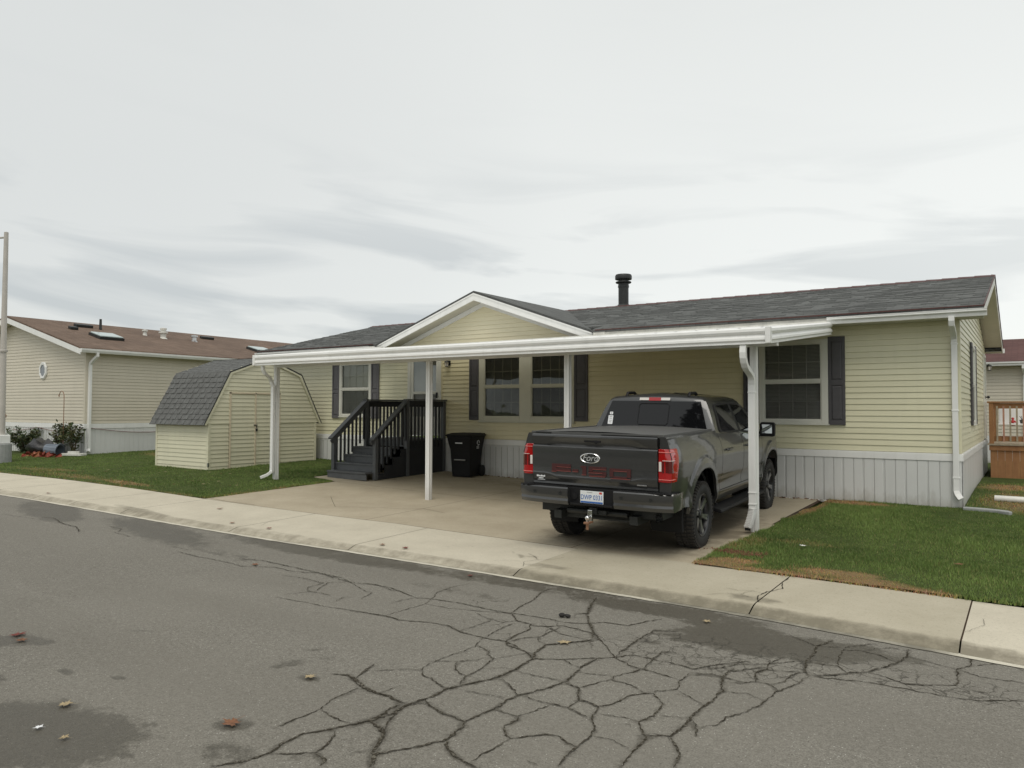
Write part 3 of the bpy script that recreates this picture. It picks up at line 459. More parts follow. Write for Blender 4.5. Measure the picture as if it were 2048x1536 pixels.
# hairline breaks in the sidewalk slabs
mb=MB()
for wd,P in ((.010,[(-1.14,-7.30),(-1.20,-7.1),(-1.17,-6.9),(-1.08,-6.7),(-1.15,-6.45),(-1.14,-6.25)]),(.004,[(-1.16,-7.0),(-1.30,-6.93),(-1.42,-7.0),(-1.55,-6.97)]),(.004,[(-1.30,-6.93),(-1.36,-7.12),(-1.50,-7.18),(-1.62,-7.3)]),(.003,[(-1.36,-7.12),(-1.22,-7.2)]),
  (.005,[(-3.78,-7.25),(-3.90,-7.05),(-3.82,-6.88),(-3.95,-6.75),(-4.10,-6.66)]),(.004,[(-3.90,-7.05),(-4.1,-7.08),(-4.22,-7.2)]),(.004,[(-3.82,-6.88),(-3.68,-6.8),(-3.62,-6.62)]),(.003,[(.50,-7.3),(.62,-7.0),(.60,-6.8)]),(.004,[(-8.5,-7.2),(-8.7,-6.9),(-8.62,-6.6)])):
    pts=[]
    for a,b in zip(P,P[1:]):
        n=max(2,int(math.dist(a,b)/.03))
        for i in range(n): t=i/n; pts.append((a[0]+(b[0]-a[0])*t+R2.uniform(-.006,.006),a[1]+(b[1]-a[1])*t+R2.uniform(-.006,.006)))
    pts.append(P[-1]); vs=[]
    for i,(x,y) in enumerate(pts):
        u=pts[min(i+1,len(pts)-1)]; v=pts[max(i-1,0)]; dx,dy=u[0]-v[0],u[1]-v[1]; L=math.hypot(dx,dy)+1e-6; h=wd/2*R2.uniform(.4,1.4); z=g(x,max(y,lip(x)))+.013
        vs+= [(x-dy/L*h,y+dx/L*h,z),(x+dy/L*h,y-dx/L*h,z)]
    mb.add(vs,[(2*i,2*i+1,2*i+3,2*i+2) for i in range(len(pts)-1)])
kind(mb.obj('sidewalk_crack','crack'),'structure')
# joint filler and gutter strip below
sheet('sidewalk_joint',lin(-60,14,.5),lambda x,t:(x,inner(x)+.05+(lip(x)-inner(x)-.03)*t,g(x,inner(x)+(lip(x)-inner(x))*t)-.012),lin(0,1,.25),'soil')
sheet('gutter',lin(-60,14,.1),lambda x,t:(x,lip(x)-.19-.075*t+ (.012*nz(x,0,6) if t==1 else 0),roadz(x,0)+.006+ (0 if t else .004)),[0,.5,1],'curbedge',lambda x,y:max(.15,.75*sm((x+2.6)/.8)*(1-.7*sm((x-.3)/.3)),.5*sm((nz(x,3,1.5)+.1)*2))*1.0)
# ---------------------------------------------------------------- driveway slabs
def drive_stain_shade(x,y):  # driveway stains, plus the truck's shade painted as dark blobs beneath it
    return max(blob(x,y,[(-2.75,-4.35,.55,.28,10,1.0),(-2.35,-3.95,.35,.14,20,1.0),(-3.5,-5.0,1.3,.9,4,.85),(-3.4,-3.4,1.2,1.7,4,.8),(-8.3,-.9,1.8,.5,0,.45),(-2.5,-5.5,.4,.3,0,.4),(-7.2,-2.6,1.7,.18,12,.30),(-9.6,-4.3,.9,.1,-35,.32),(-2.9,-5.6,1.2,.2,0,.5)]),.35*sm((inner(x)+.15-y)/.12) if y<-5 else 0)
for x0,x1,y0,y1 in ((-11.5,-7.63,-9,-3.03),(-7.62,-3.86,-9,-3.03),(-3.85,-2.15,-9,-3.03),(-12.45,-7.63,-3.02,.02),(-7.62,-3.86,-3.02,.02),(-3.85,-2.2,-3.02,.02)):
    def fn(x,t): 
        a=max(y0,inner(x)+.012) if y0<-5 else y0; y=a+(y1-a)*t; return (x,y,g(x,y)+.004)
    sheet('driveway',lin(x0,x1,.09),fn,lin(0,1,.03),'drive',drive_stain_shade)
sheet('driveway_joint',lin(-12.43,-2.16,.3),lambda x,t:(x,(inner(x)+.02)*(1-t)-.0,g(x,(inner(x)+.02)*(1-t))-.012) if x>-11.5 else (x,-3.02*(1-t),g(x,-3.02*(1-t))-.012),lin(0,1,.1),'soil')
# hairline cracks in the driveway
mb=MB()
for P in ([(-8.95,-5.35),(-8.3,-4.95),(-7.9,-4.85),(-7.6,-4.6),(-7.0,-4.75)],[(-11.45,-6.1),(-10.9,-6.12),(-10.2,-6.05)],[(-9.9,-4.6),(-9.4,-5.0),(-8.95,-5.35)]):
    vs=[]
    for i,(x,y) in enumerate(P): vs+= [(x,y+.004,g(x,y)+.009),(x,y-.004,g(x,y)+.009)]
    mb.add(vs,[(2*i,2*i+1,2*i+3,2*i+2) for i in range(len(P)-1)])
kind(mb.obj('driveway_crack','crack'),'structure')
# ---------------------------------------------------------------- ground and lawns
def base(x,y):
    if y>-6.3: return g(x,y)-.05
    if y>-17.2: return -.45+rise(x)
    return -.26+rise(x)
xs=[-900,-300,-120,-60]+lin(-50,20,2.5)+[40,80,200,500,900]; ys=[-900,-300,-80,-30,-17.6,-17.3,-13,-8,-6.32,-6.25]+lin(-5,20,2.5)+[40,80,200,500,1200]
mb=MB(); n=len(ys); mb.add([(x,y,base(x,y)) for x in xs for y in ys],[(i*n+j,(i+1)*n+j,(i+1)*n+j+1,i*n+j+1) for i in range(len(xs)-1) for j in range(n-1)])
kind(mb.obj('ground','lawn'),'structure')
def dryR(x,y):
    e=y-inner(x); s=.85*sm((.30-e)/.30)*(1-.9*sm((x-.15)/.5)) if x<.8 else .1
    s=max(s,.30*sm((.15-e)/.12))
    s=max(s,blob(x,y,[(-1.85,-5.80,.30,.16,10,.95),(-.75,-5.82,.45,.20,8,.85),(-.40,-5.98,.40,.12,0,.8),(-2.05,-4.7,.25,.6,0,.45),(-1.3,-4.3,.5,.25,0,.42),(-1.6,-.3,.7,.22,-10,1.1),(-2.1,-1.2,.2,1.1,0,.8),(.7,1.2,.6,1.6,0,.62),(.6,3.5,.6,.8,0,.85)]))
    return s
def dryL(x,y):
    s=.50*sm((.25-(y-inner(x)))/.3); s=max(s,.35*sm((x+11.75)/.2),blob(x,y,[(-14.6,-6.0,1.0,.2,0,.65),(-20,-1.2,2.5,.7,0,.55),(-19,-5.6,1.6,.3,5,.5),(-17,-6.0,2,.3,0,.5)])); return s
def lz(x,y): return g(x,y)+.022+.014*nz(x,y,1.3)
def edgeR(y): return -2.12+.07*nz(y,1.7,1.7)+(-.10*sm((-4.2-y)/.8))+ .10*sm((y+3.2)/2.5)
sheet('lawn',lin(0,1,.02),lambda t,s_:((lambda y:(edgeR(y)+(9-edgeR(y))*(t**1.7),y,lz(edgeR(y)+(9-edgeR(y))*(t**1.7),y)-(.03 if t==0 else 0)))(inner(-1)+.0+(0.05-inner(-1))*s_)),lin(0,1,.02),'lawn',dryR,'dry')
sheet('lawn',lin(.03,30,.5),lambda x,t:(x,.05+24*t,lz(x,.05+24*t)),lin(0,1,.02),'lawn',dryR,'dry')
def edgeL(y): return (-11.5 if y<-3.15 else -12.5+ (1.0*sm((-2.85-y)/.3)))+.03*nz(y,5.7,2)
sheet('lawn',lin(0,1,.012),lambda t,s_:((lambda y:(-60+(edgeL(y)+60)*(1-(1-t)**2.2),y,lz(-60+(edgeL(y)+60)*(1-(1-t)**2.2),y)-(.03 if t==1 else 0)))(-6.2+6.25*s_)),lin(0,1,.012),'lawn',dryL,'dry')
sheet('lawn',lin(-60,-11.62,.4),lambda x,t:(x,inner(x)+.01+(-6.2-inner(x)-.01)*t,lz(x,-6.2)-(.02 if t==0 else 0)),[0,.5,1],'lawn',dryL,'dry')
sheet('lawn',lin(-60,-17.3,.6),lambda x,t:(x,.05+24*t,lz(x,.05+24*t)),lin(0,1,.02),'lawn',dryL,'dry')
# grass blades: nobody could count them
def blades(name,n,pick,dry,hmin,hmax,w,seed):
    R=random.Random(seed); vs=[];fs=[];cols=[]
    for _ in range(n):
        p=pick(R)
        if p is None: continue
        x,y=p; z=lz(x,y)-.012; a=R.uniform(0,2*PI); h=R.uniform(hmin,hmax)*(1+.5*nz(x,y,.9)); ln=R.uniform(.1,.6)*h; b=R.uniform(0,2*PI); d=max(0,min(1,(dry(x,y)+R.uniform(-.22,.22)+.25*nz(x,y,2.5)-.35)/.35))
        if d>.7: h*=.7
        k=len(vs); dx,dy=math.cos(a)*w/2,math.sin(a)*w/2; ex,ey=math.cos(b)*ln,math.sin(b)*ln
        vs+= [(x-dx,y-dy,z),(x+dx,y+dy,z),(x+dx*.7+ex*.4,y+dy*.7+ey*.4,z+h*.6),(x-dx*.7+ex*.4,y-dy*.7+ey*.4,z+h*.6),(x+ex,y+ey,z+h)]
        fs+= [(k,k+1,k+2,k+3),(k+3,k+2,k+4)]
        v=.55+.55*nz(x,y,.8)+.35*nz(x,y,4.0)+R.uniform(-.30,.30); gr=(.082+.095*v,.132+.120*v,.032+.036*v); q=R.random()
        if q<.07: gr=(.26,.25,.10)
        dr=tuple(k*R.uniform(.6,1.35) for k in (.46,.31,.14)) if R.random()<.8 else (.16,.075,.035)
        c=tuple(gr[i]*(1-d)+dr[i]*d for i in range(3)); cols+= [(*c,1)]*5
    me=bpy.data.meshes.new(name); me.from_pydata(vs,[],fs); me.materials.append(M_['blade'])
    at=me.attributes.new('tint','FLOAT_COLOR','POINT'); at.data.foreach_set('color',[c for q in cols for c in q])
    o=bpy.data.objects.new(name,me); COL.objects.link(o); return kind(o,'stuff')
def pickR(R):
    y=R.uniform(-6.25,-.04); x=edgeR(y)-.03+(R.random()**1.1)*(1.9-edgeR(y)); return (x,y) if y>inner(x)-.03+.04*nz(x,1,5) else None
o=blades('grass',140000,pickR,dryR,.018,.050,.006,1); tag(o,'green mown grass with dry tan edges in front of the white skirting','grass')
def pickS(R):
    x=R.uniform(.06,3.0); y=R.uniform(-.05,4.6)
    return (x,y)
o=blades('grass',16000,pickS,dryR,.025,.05,.010,2); tag(o,'patchy thin grass beside the house between skirting and wooden deck','grass')
SH=(-17.52,-15.28,-3.62,-.34)
def pickL(R):
    y=R.uniform(-6.45,-.05); x=edgeL(max(y,-6.2))+.03-(R.random()**1.5)*14
    if SH[0]<x<SH[1] and SH[2]<y<SH[3]: return None
    return (x,y) if y>inner(x)+.0 else None
o=blades('grass',95000,pickL,dryL,.02,.045,.011,4); tag(o,'green lawn around the cream storage shed','grass')
# ---------------------------------------------------------------- siding, windows
CO=.1016
def siding(mb,L,z0,z1,tf,opens=(),c=CO,out=.013,zt=None,edge=0,mi=0):
    """lapped courses from x=0..L (or list of ranges); tf(u,d,z)->xyz, d = distance out of the wall; zt(u): top limit for gables"""
    k=0; z=z0
    while z<z1-1e-6:
        zb=min(z+c,z1)
        cuts=sorted({z,zb,*[q for o in opens for q in o[2:4] if z<q<zb]})
        for a,b in zip(cuts,cuts[1:]):
            zm=(a+b)/2; rs=[(0,L)] if zt is None else zt(zm)
            for o in opens:
                if o[2]<zm<o[3]:
                    nr=[]
                    for r in rs:
                        if o[1]<=r[0] or o[0]>=r[1]: nr.append(r)
                        else:
                            if r[0]<o[0]: nr.append((r[0],o[0]))
                            if r[1]>o[1]: nr.append((o[1],r[1]))
                    rs=nr
            da=out*(1-(a-z)/c); db=out*(1-(b-z)/c)
            for r in rs:
                # double-four profile: a flat face with a rolled nose and a small step
                if a==z: mb.add([tf(r[0],0,a),tf(r[1],0,a),tf(r[1],out,a+.004),tf(r[0],out,a+.004)],[(0,1,2,3)],mi); a2=a+.004
                else: a2=a
                mb.add([tf(r[0],da,a2),tf(r[1],da,a2),tf(r[1],db,b),tf(r[0],db,b)],[(0,1,2,3)],mi)
        z+=c
def window(parent,x0,x1,z0,z1,glasses,tf,rail,screen=True,blind='blind',mat_='frame',grid=(4,2),bl=(0,1),fw=.055,name='window',label=None,depth=.30,pane='pane',openq=.35,bd=.055):
    """x0..z1 outer frame; glasses: list of (gx0,gx1,gz0,gz1); tf maps (u,out,z)"""
    w=MB()
    def bx(a,b,d0,d1,c,e,mb):
        P=[tf(u,d,z) for z in (c,e) for d in (d0,d1) for u in (a,b)]; mb.add(P,[(0,2,3,1),(4,5,7,6),(0,1,5,4),(2,6,7,3),(0,4,6,2),(1,3,7,5)])
    us=[x0]+[q for gl in glasses for q in gl[:2]]+[x1]; gz0,gz1=glasses[0][2:4]
    for a,b in zip(us[::2],us[1::2]): bx(a,b,-.02,.042,z0+.0,z1,w)
    for gl in glasses: bx(gl[0],gl[1],-.02,.042,z0,gl[2],w); bx(gl[0],gl[1],-.02,.042,gl[3],z1,w)
    fr=w.obj('window',mat_,parent,bevel=.006); 
    if label: fr['label']=label
    w=MB(); bx(x0-.02,x1+.02,.0,.052,z0-.022,z0,w); w.obj('sill',mat_,fr,bevel=.004)
    for gl in glasses:
        a,b,c,e=gl; s=MB(); bx(a,b,-.012,.030,rail-.022,rail+.022,s)
        t=.022
        for (c2,e2,d0,d1) in ((c,rail-.022,-.012,.022),(rail+.022,e,-.005,.032)):
            bx(a,a+t,d0,d1,c2,e2,s); bx(b-t,b,d0,d1,c2,e2,s); bx(a+t,b-t,d0,d1,c2,c2+t,s); bx(a+t,b-t,d0,d1,e2-t,e2,s)
        s.obj('sash',mat_,fr,bevel=.003)
        # grille bars between the panes
        mu=MB()
        for (c2,e2,d) in ((c+t,rail-.022-t,-.022),(rail+.022+t,e-t,-.012)):
            for i in range(1,grid[0]): u=a+t+(b-a-2*t)*i/grid[0]; bx(u-.007,u+.007,d-.005,d,c2,e2,mu)
            for i in range(1,grid[1]): z=c2+(e2-c2)*i/grid[1]; bx(a+t,b-t,d-.0062,d-.001,z-.007,z+.007,mu)
        mu.obj('grille',mat_,fr)
        p=MB(); p.add([tf(a+t,.004,rail+.02),tf(b-t,.004,rail+.02),tf(b-t,.004,e-t),tf(a+t,.004,e-t)],[(0,1,2,3)]); p.add([tf(a+t,-.006,c+t),tf(b-t,-.006,c+t),tf(b-t,-.006,rail-.02),tf(a+t,-.006,rail-.02)],[(0,1,2,3)]); p.obj('pane',pane,fr)
        if screen: p=MB(); p.add([tf(a+t,.012,c+t),tf(b-t,.012,c+t),tf(b-t,.012,rail-.02),tf(a+t,.012,rail-.02)],[(0,1,2,3)]); p.obj('insect_screen','screen',fr)
        s=MB(); zz=c+bl[0]*(e-c)
        while zz<c+bl[1]*(e-c):
            h=.025*math.cos(openq); q=.021*math.sin(openq); s.add([tf(a,-bd+q,zz-h*.5),tf(b,-bd+q,zz-h*.5),tf(b,-bd-q,zz+h*.5),tf(a,-bd-q,zz+h*.5)],[(0,1,2,3)]); zz+=.025
        if bl[1]>bl[0]: s.obj('blind',blind,fr)
        v=MB(); P=[tf(u,d,z) for z in (c-.02,e+.02) for d in (-depth,-.02) for u in (a-.02,b+.02)]; v.add(P,[(0,2,3,1),(4,5,7,6),(0,1,5,4),(0,4,6,2),(1,3,7,5)]); v.obj('dark_interior','darkvoid',fr)
    return fr
def shutter(parent,x0,x1,z0,z1,tf,mat_='shutter',d0=.013):
    w=MB()
    def bx(a,b,d0,d1,c,e):
        P=[tf(u,d,z) for z in (c,e) for d in (d0,d1) for u in (a,b)]; w.add(P,[(0,2,3,1),(4,5,7,6),(0,1,5,4),(2,6,7,3),(0,4,6,2),(1,3,7,5)])
    bx(x0,x1,d0,d0+.014,z0,z1); e=.045; zm=z0+(z1-z0)*.475
    bx(x0,x0+e,d0+.014,d0+.030,z0,z1); bx(x1-e,x1,d0+.014,d0+.030,z0,z1)
    for a,b in ((z0,z0+.075),(zm-.04,zm+.04),(z1-.075,z1)): bx(x0+e,x1-e,d0+.014,d0+.030,a,b)
    for a,b in ((z0+.095,zm-.06),(zm+.06,z1-.095)):
        P=[tf(u,d,z) for z,dd in ((a,0),(b,0)) for d,u in ((d0+.015,x0+e+.012),(d0+.015,x1-e-.012),(d0+.026,x1-e-.03),(d0+.026,x0+e+.03))]
        a1,b1=a+.018,b-.018; P=[tf(x0+e+.012,d0+.0145,a),tf(x1-e-.012,d0+.0145,a),tf(x1-e-.012,d0+.0145,b),tf(x0+e+.012,d0+.0145,b),tf(x0+e+.03,d0+.026,a1),tf(x1-e-.03,d0+.026,a1),tf(x1-e-.03,d0+.026,b1),tf(x0+e+.03,d0+.026,b1)]
        w.add(P,[(4,5,6,7),(0,1,5,4),(1,2,6,5),(2,3,7,6),(3,0,4,7)])
    return w.obj('shutter',mat_,parent,bevel=.002)
# ================================================================ THE HOUSE
HL,HW=17.3,8.4; ZB=.905; ZE=ZB+22*CO  # band top and soffit
house=thing('mobile_home','long cream sided single storey mobile home with grey shingle roof and dark shutters','house')
TF=lambda u,d,z:(u,-d,z)             # front wall: u = X
def front(u0,u1): return lambda u,d,z:(u0+u,-d,z)
OP=[(-3.23,-2.06,1.385,2.88),(-9.85,-7.30,1.34,2.86),(-14.66,-13.50,1.42,2.845),(-12.13,-11.08,.70,3.0)]
def opens(x0,x1): return [(a-x0,b-x0,c,d) for a,b,c,d in OP if b>x0 and a<x1]
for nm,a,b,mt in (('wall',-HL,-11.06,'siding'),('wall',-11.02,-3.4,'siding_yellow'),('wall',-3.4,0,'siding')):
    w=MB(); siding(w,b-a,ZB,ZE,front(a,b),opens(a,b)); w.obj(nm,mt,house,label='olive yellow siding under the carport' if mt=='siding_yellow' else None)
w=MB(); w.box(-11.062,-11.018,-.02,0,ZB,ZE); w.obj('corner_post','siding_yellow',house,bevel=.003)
# end wall (x=0), gable to the ridge at y=4.2
YR=4.2; ZR=4.43; SLP=(ZR-3.285)/(YR+.45)
side=lambda u,d,z:(d,u,z)
OPS=[(2.85,3.65,1.36,2.86),(7.15,8.05,.9,3.0)]
def gz(zm):
    if zm<=ZE: return [(0,HW)]
    q=(zm-ZE)/SLP; return [(q,HW-q)] if q<HW/2 else []
w=MB(); siding(w,HW,ZB,ZR-.12,side,OPS,zt=gz); w.obj('wall','siding',house)
w=MB(); siding(w,HW,ZB,ZR-.12,lambda u,d,z:(-HL-d,u,z),[],zt=gz); w.obj('wall','siding',house)
w=MB(); w.add([(-HL,HW,0),(0,HW,0),(0,HW,ZE),(-HL,HW,ZE)],[(0,1,2,3)]); w.obj('wall','siding',house)
for x,y,sx,sy in ((0,0,1,-1),):
    w.box(-.085,.020,-.020,-.002,ZB+.002,ZE); w.box(.002,.020,-.002,.085,ZB+.002,ZE+.02)
w.obj('corner_post','siding',house,bevel=.004)
# skirting: ribbed white panels, white band on top
def skirt(mb,L,tf,zb,ztop,pitch=.165):
    u=0;k=0
    while u<L:
        e=min(u+pitch,L); a=u+.012; r=k%2
        P=[(u,-.007),(a,0),(e-.030 if r else e,0)]+([(e-.022,-.006),(e-.014,0),(e,0)] if r else [])
        for (p,d),(q,h) in zip(P,P[1:]):
            if q>p+1e-6: mb.add([tf(p,d,zb(p)),tf(q,h,zb(q)),tf(q,h,ztop),tf(p,d,ztop)],[(0,1,2,3)])
        u=e;k+=1
w=MB(); skirt(w,HL+.03,lambda u,d,z:(-HL+u,-.028-d,z),lambda u:g(-HL+u,0)-.03,ZB-.115); 
skirt(w,HW,lambda u,d,z:(.026+d,u-.02,z),lambda u:g(0,u)-.03,ZB-.115,.33); w.obj('skirting','skirt',house)
w=MB(); w.box(-HL,.040,-.040,.0,ZB-.125,ZB-.018); w.box(-HL,.034,-.034,-.001,ZB-.018,ZB-.004); w.box(.003,.040,.0005,HW,ZB-.125,ZB-.018); w.box(.001,.034,.001,HW,ZB-.018,ZB-.004)
w.obj('skirting_band','white',house,bevel=.003)
# windows
window(house,-3.26,-2.03,1.365,2.90,[(-3.17,-2.145,1.43,2.83)],TF,2.14,bl=(0,1),openq=.55,label='double hung window right of the carport, blinds half open')
window(house,-9.88,-7.27,1.32,2.89,[(-9.73,-8.705,1.43,2.83),(-8.395,-7.42,1.43,2.83)],TF,2.14,mat_='frame_shade',openq=.9,label='pair of dark windows under the carport roof')
window(house,-14.69,-13.47,1.395,2.87,[(-14.61,-13.555,1.45,2.81)],TF,2.14,openq=.25,blind='blindpale',bd=.035,label='left window with pale closed blinds')
for a,b,m_ in ((-2.028,-1.745,'shutter'),(-3.555,-3.268,'shutter'),(-10.17,-9.885,'shutter'),(-7.265,-6.93,'shutter'),(-14.965,-14.70,'shutter2'),(-13.465,-13.185,'shutter2')):
    shutter(house,a,b,1.35,2.93 if m_=='shutter' else 2.88,TF,m_)
sideI=lambda u,d,z:(d,u,z)
window(house,2.83,3.68,1.34,2.90,[(2.89,3.62,1.40,2.84)],sideI,2.14,grid=(3,2),label='narrow window on the end wall')
shutter(house,2.50,2.82,1.33,2.93,sideI); shutter(house,3.70,4.02,1.33,2.93,sideI)
# front door with storm door
door=MB()
for a,b,c,d in ((-12.17,-12.06,.93,3.02),(-11.13,-11.06,.93,3.02),(-12.06,-11.13,2.95,3.02)): door.box(a,b,-.035,.02,c,d)
dr=door.obj('door','frame',house,bevel=.004,label='white storm door above the porch steps')
s=MB()
for a,b,c,d in ((-12.055,-11.97,.95,2.94),(-11.22,-11.135,.95,2.94),(-11.97,-11.22,.95,1.42),(-11.97,-11.22,1.98,2.05),(-11.97,-11.22,2.88,2.94)): s.box(a,b,-.030,-.012,c,d)
s.obj('storm_frame','frame',dr,bevel=.004)
s=MB(); s.add([(-11.97,-.02,2.05),(-11.22,-.02,2.05),(-11.22,-.02,2.88),(-11.97,-.02,2.88)],[(0,1,2,3)]); s.obj('pane','panelit',dr)
s=MB(); s.add([(-11.97,-.02,1.42),(-11.22,-.02,1.42),(-11.22,-.02,1.98),(-11.97,-.02,1.98)],[(0,1,2,3)]); s.obj('insect_screen','screen',dr)
s=MB(); s.box(-12.05,-11.14,.02,.06,.95,2.94); 
for a,b,c,d in ((-11.93,-11.62,1.1,1.7),(-11.56,-11.26,1.1,1.7),(-11.93,-11.62,1.85,2.7),(-11.56,-11.26,1.85,2.7)): s.box(a,b,.008,.02,c,d)
s.obj('inner_door','skirt',dr,bevel=.004)
s=MB(); s.box(-11.205,-11.165,-.06,-.03,1.88,2.02); s.tube([(-11.185,-.055,1.93),(-11.185,-.085,1.93),(-11.24,-.09,1.93)],.01,8); s.obj('handle','blackmetal',dr,bevel=.004)
# end door and its lamp
s=MB()
for a,b,c,d in ((7.15,7.23,.93,3.0),(7.97,8.05,.93,3.0),(7.23,7.97,2.93,3.0),(7.23,7.97,.95,1.9),(7.23,7.97,1.98,2.0)): s.box(.0,.04,a,b,c,d)
d2=s.obj('door','frame',house,bevel=.004,label='white door at the far end of the end wall')
s=MB(); s.add([(.02,7.23,2.0),(.02,7.97,2.0),(.02,7.97,2.93),(.02,7.23,2.93)],[(0,1,2,3)]); s.obj('pane','pane',d2)
s=MB(); s.sphere((.085,7.9,1.95),.035,12); s.tube([(.03,7.9,1.95),(.08,7.9,1.95)],.012,8); s.obj('handle','blackmetal',d2,smooth=True)
def porch_light(par,P,out,lab):
    s=MB(); p=Vector(P); o=Vector(out); mx=Matrix.Translation(p)
    s.box(*(sorted((p.x-.05*abs(o.y)-.0,p.x+.05*abs(o.y)+.02*abs(o.x)))),*(sorted((p.y-.05*abs(o.x)-.02*abs(o.y),p.y+.05*abs(o.x)+.0))),p.z-.06,p.z+.06)
    q=p+o*.09; s.tube([p+Vector((0,0,.03)),q+Vector((0,0,.075)),q+Vector((0,0,.05))],.008,6)
    s.lathe([(.0,.06),(.05,.045),(.065,.02),(.06,.015)],12,Matrix.Translation(q)); s.lathe([(.0,-.10),(.04,-.095),(.045,-.08)],12,Matrix.Translation(q))
    for k in range(4):
        a=k*PI/2+.78; s.tube([q+Vector((.05*math.cos(a),.05*math.sin(a),.02)),q+Vector((.04*math.cos(a),.04*math.sin(a),-.09))],.004,5)
    L=s.obj('porch_light','blackmetal',par,label=lab); s=MB(); s.lathe([(.035,-.085),(.045,.015)],12,Matrix.Translation(q)); s.obj('lamp_glass','clearlens',L); return L
porch_light(house,(-10.82,-.014,2.74),(0,-1,0),'small black lantern beside the front door')
porch_light(house,(.014,8.25,2.72),(1,0,0),'lantern at the far end of the end wall')
s=MB(); s.box(-13.62,-13.54,-.07,-.014,1.02,1.10); s.obj('outdoor_tap','blackmetal',house,bevel=.004)
# roof
zroof=lambda y:3.285+SLP*(y+.45)
X0,X1=-HL-.38,.38
w=MB()
th=.05
def plane(mb,pts,t=.05):
    top=[Vector(p) for p in pts]; bot=[p-Vector((0,0,t)) for p in top]; n=len(top)
    mb.add(top+bot,[tuple(range(n)),tuple(range(2*n-1,n-1,-1))]+[(i,(i+1)%n,(i+1)%n+n,i+n) for i in range(n)])
YB=2*YR+.45
GA,GB=-12.85,-6.60
plane(w,[(X0,-.50,zroof(-.50)),(GA,-.50,zroof(-.50)),(GA,YR,ZR),(X0,YR,ZR)]); plane(w,[(GA,.10,zroof(.10)),(GB,.10,zroof(.10)),(GB,YR,ZR),(GA,YR,ZR)]); plane(w,[(GB,-.50,zroof(-.50)),(X1,-.50,zroof(-.50)),(X1,YR,ZR),(GB,YR,ZR)])
plane(w,[(X0,YB+.05,zroof(-.50)),(X0,YR,ZR),(X1,YR,ZR),(X1,YB+.05,zroof(-.50))])
rf=w.obj('roof','shingle',house)
w=MB()   # shingle courses as real thin steps
y=-.50
R3=random.Random(9)
while y<YR-.15:
    x=X0
    while x<X1-.05:
        L=R3.uniform(.16,.46); e=min(x+L,X1)
        if R3.random()<.55 and not(y<.25 and e>GA and x<GB): w.add([(x,y,zroof(y)+.011),(e,y,zroof(y)+.011),(e,y+.15,zroof(y+.15)+.003),(x,y+.15,zroof(y+.15)+.003),(x,y,zroof(y)+.001),(e,y,zroof(y)+.001)],[(0,1,2,3),(4,5,1,0),(4,0,3),(5,2,1)])
        x=e
    y+=.145
w.obj('shingle_tab','shingle',rf)
w=MB()
x=X0
while x<X1-.01:
    e=min(x+.30,X1); w.add([(x,YR-.15,zroof(YR-.15)+.012),(e,YR-.15,zroof(YR-.15)+.007),(e,YR,ZR+.020),(x,YR,ZR+.030),(x,YR+.15,zroof(YR-.15)+.012),(e,YR+.15,zroof(YR-.15)+.007),(e,YR-.15,zroof(YR-.15)),(x,YR-.15,zroof(YR-.15))],[(0,1,2,3),(3,2,5,4),(7,6,1,0)]); x=e
w.obj('ridge_cap','redrust' ,rf)
w=MB(); w.box(X0,GA-.1,-.512,-.49,zroof(-.5)-.016,zroof(-.5)+.004); w.obj('drip_edge','redrust',rf); w=MB(); w.box(GB+.1,X1+.012,-.512,-.49,zroof(-.5)-.016,zroof(-.5)+.004); w.bar((X1+.004,-.5,zroof(-.5)+.006),(X1+.004,YR,ZR+.006),.014,.022); w.bar((X1+.004,YB,zroof(-.5)+.006),(X1+.004,YR,ZR+.006),.02,.03); w.obj('drip_edge','redrust',rf)
# fascia, soffit, rakes
w=MB()
for a,b in ((X0,-13.0),(-6.5,X1)):
    w.box(a,b,-.47,-.45,zroof(-.5)-.17,zroof(-.5)-.052)
w.box(X0,X1,YB-.0,YB+.02,zroof(-.5)-.17,zroof(-.5)-.052)
for x in (X1-.02,X0):
    for ya,yb,s_ in ((-.47,YR,1),(YB+.02,YR,-1)):
        zA=zroof(-.47)-.052; zC=ZR-.052; w.prism([(x,ya,zA),(x,yb,zC),(x,yb,zC-.14),(x,ya,zA-.14)],(.02,0,0))
w.obj('fascia','whitedirty',house,bevel=.003,label='weathered white fascia board')
w=MB(); zs=zroof(-.5)-.155
w.box(X0+.02,GA,-.45,.0,zs-.01,zs); w.box(GB,X1-.02,-.45,.0,zs-.01,zs); w.box(X0+.02,X1-.02,HW,YB,zs-.01,zs)
for x0_,x1_ in ((.0,X1-.02),(X0+.02,-HL)):
    for ya,yb in ((0,YR),(HW,YR)):
        w.prism([(x0_,ya,zroof(min(ya,2*YR-ya))-.16),(x0_,yb,ZR-.16),(x0_,yb,ZR-.172),(x0_,ya,zroof(min(ya,2*YR-ya))-.172)],(x1_-x0_,0,0))
w.obj('soffit','soffit',house)
# gutters (K profile)
def gutter(mb,x0,x1,y,z,h=.115,d=.11,sgn=-1):
    P=[(0,0),(0,-h),(sgn*d*.55,-h),(sgn*d*.65,-h*.55),(sgn*d*.95,-h*.35),(sgn*d*.95,-.012),(sgn*d*1.0,-.010),(sgn*d*1.0,0),(sgn*d*.93,0),(sgn*d*.93,-h*.30),(sgn*d*.6,-h*.5),(sgn*d*.5,-h+.008),(sgn*.008,-h+.008),(sgn*.008,0)]
    mb.prism([(x0,y+a,z+b) for a,b in P],(x1-x0,0,0))
for a_,b_,c_,d_ in ((-1.93,X1+.04,-.472,-1),(X0,-13.02,-.472,-1),(X0,X1+.04,YB+.02,1)):
    w=MB(); gutter(w,a_,b_,c_,zroof(-.5)-.055,sgn=d_); w.obj('gutter','white',house)
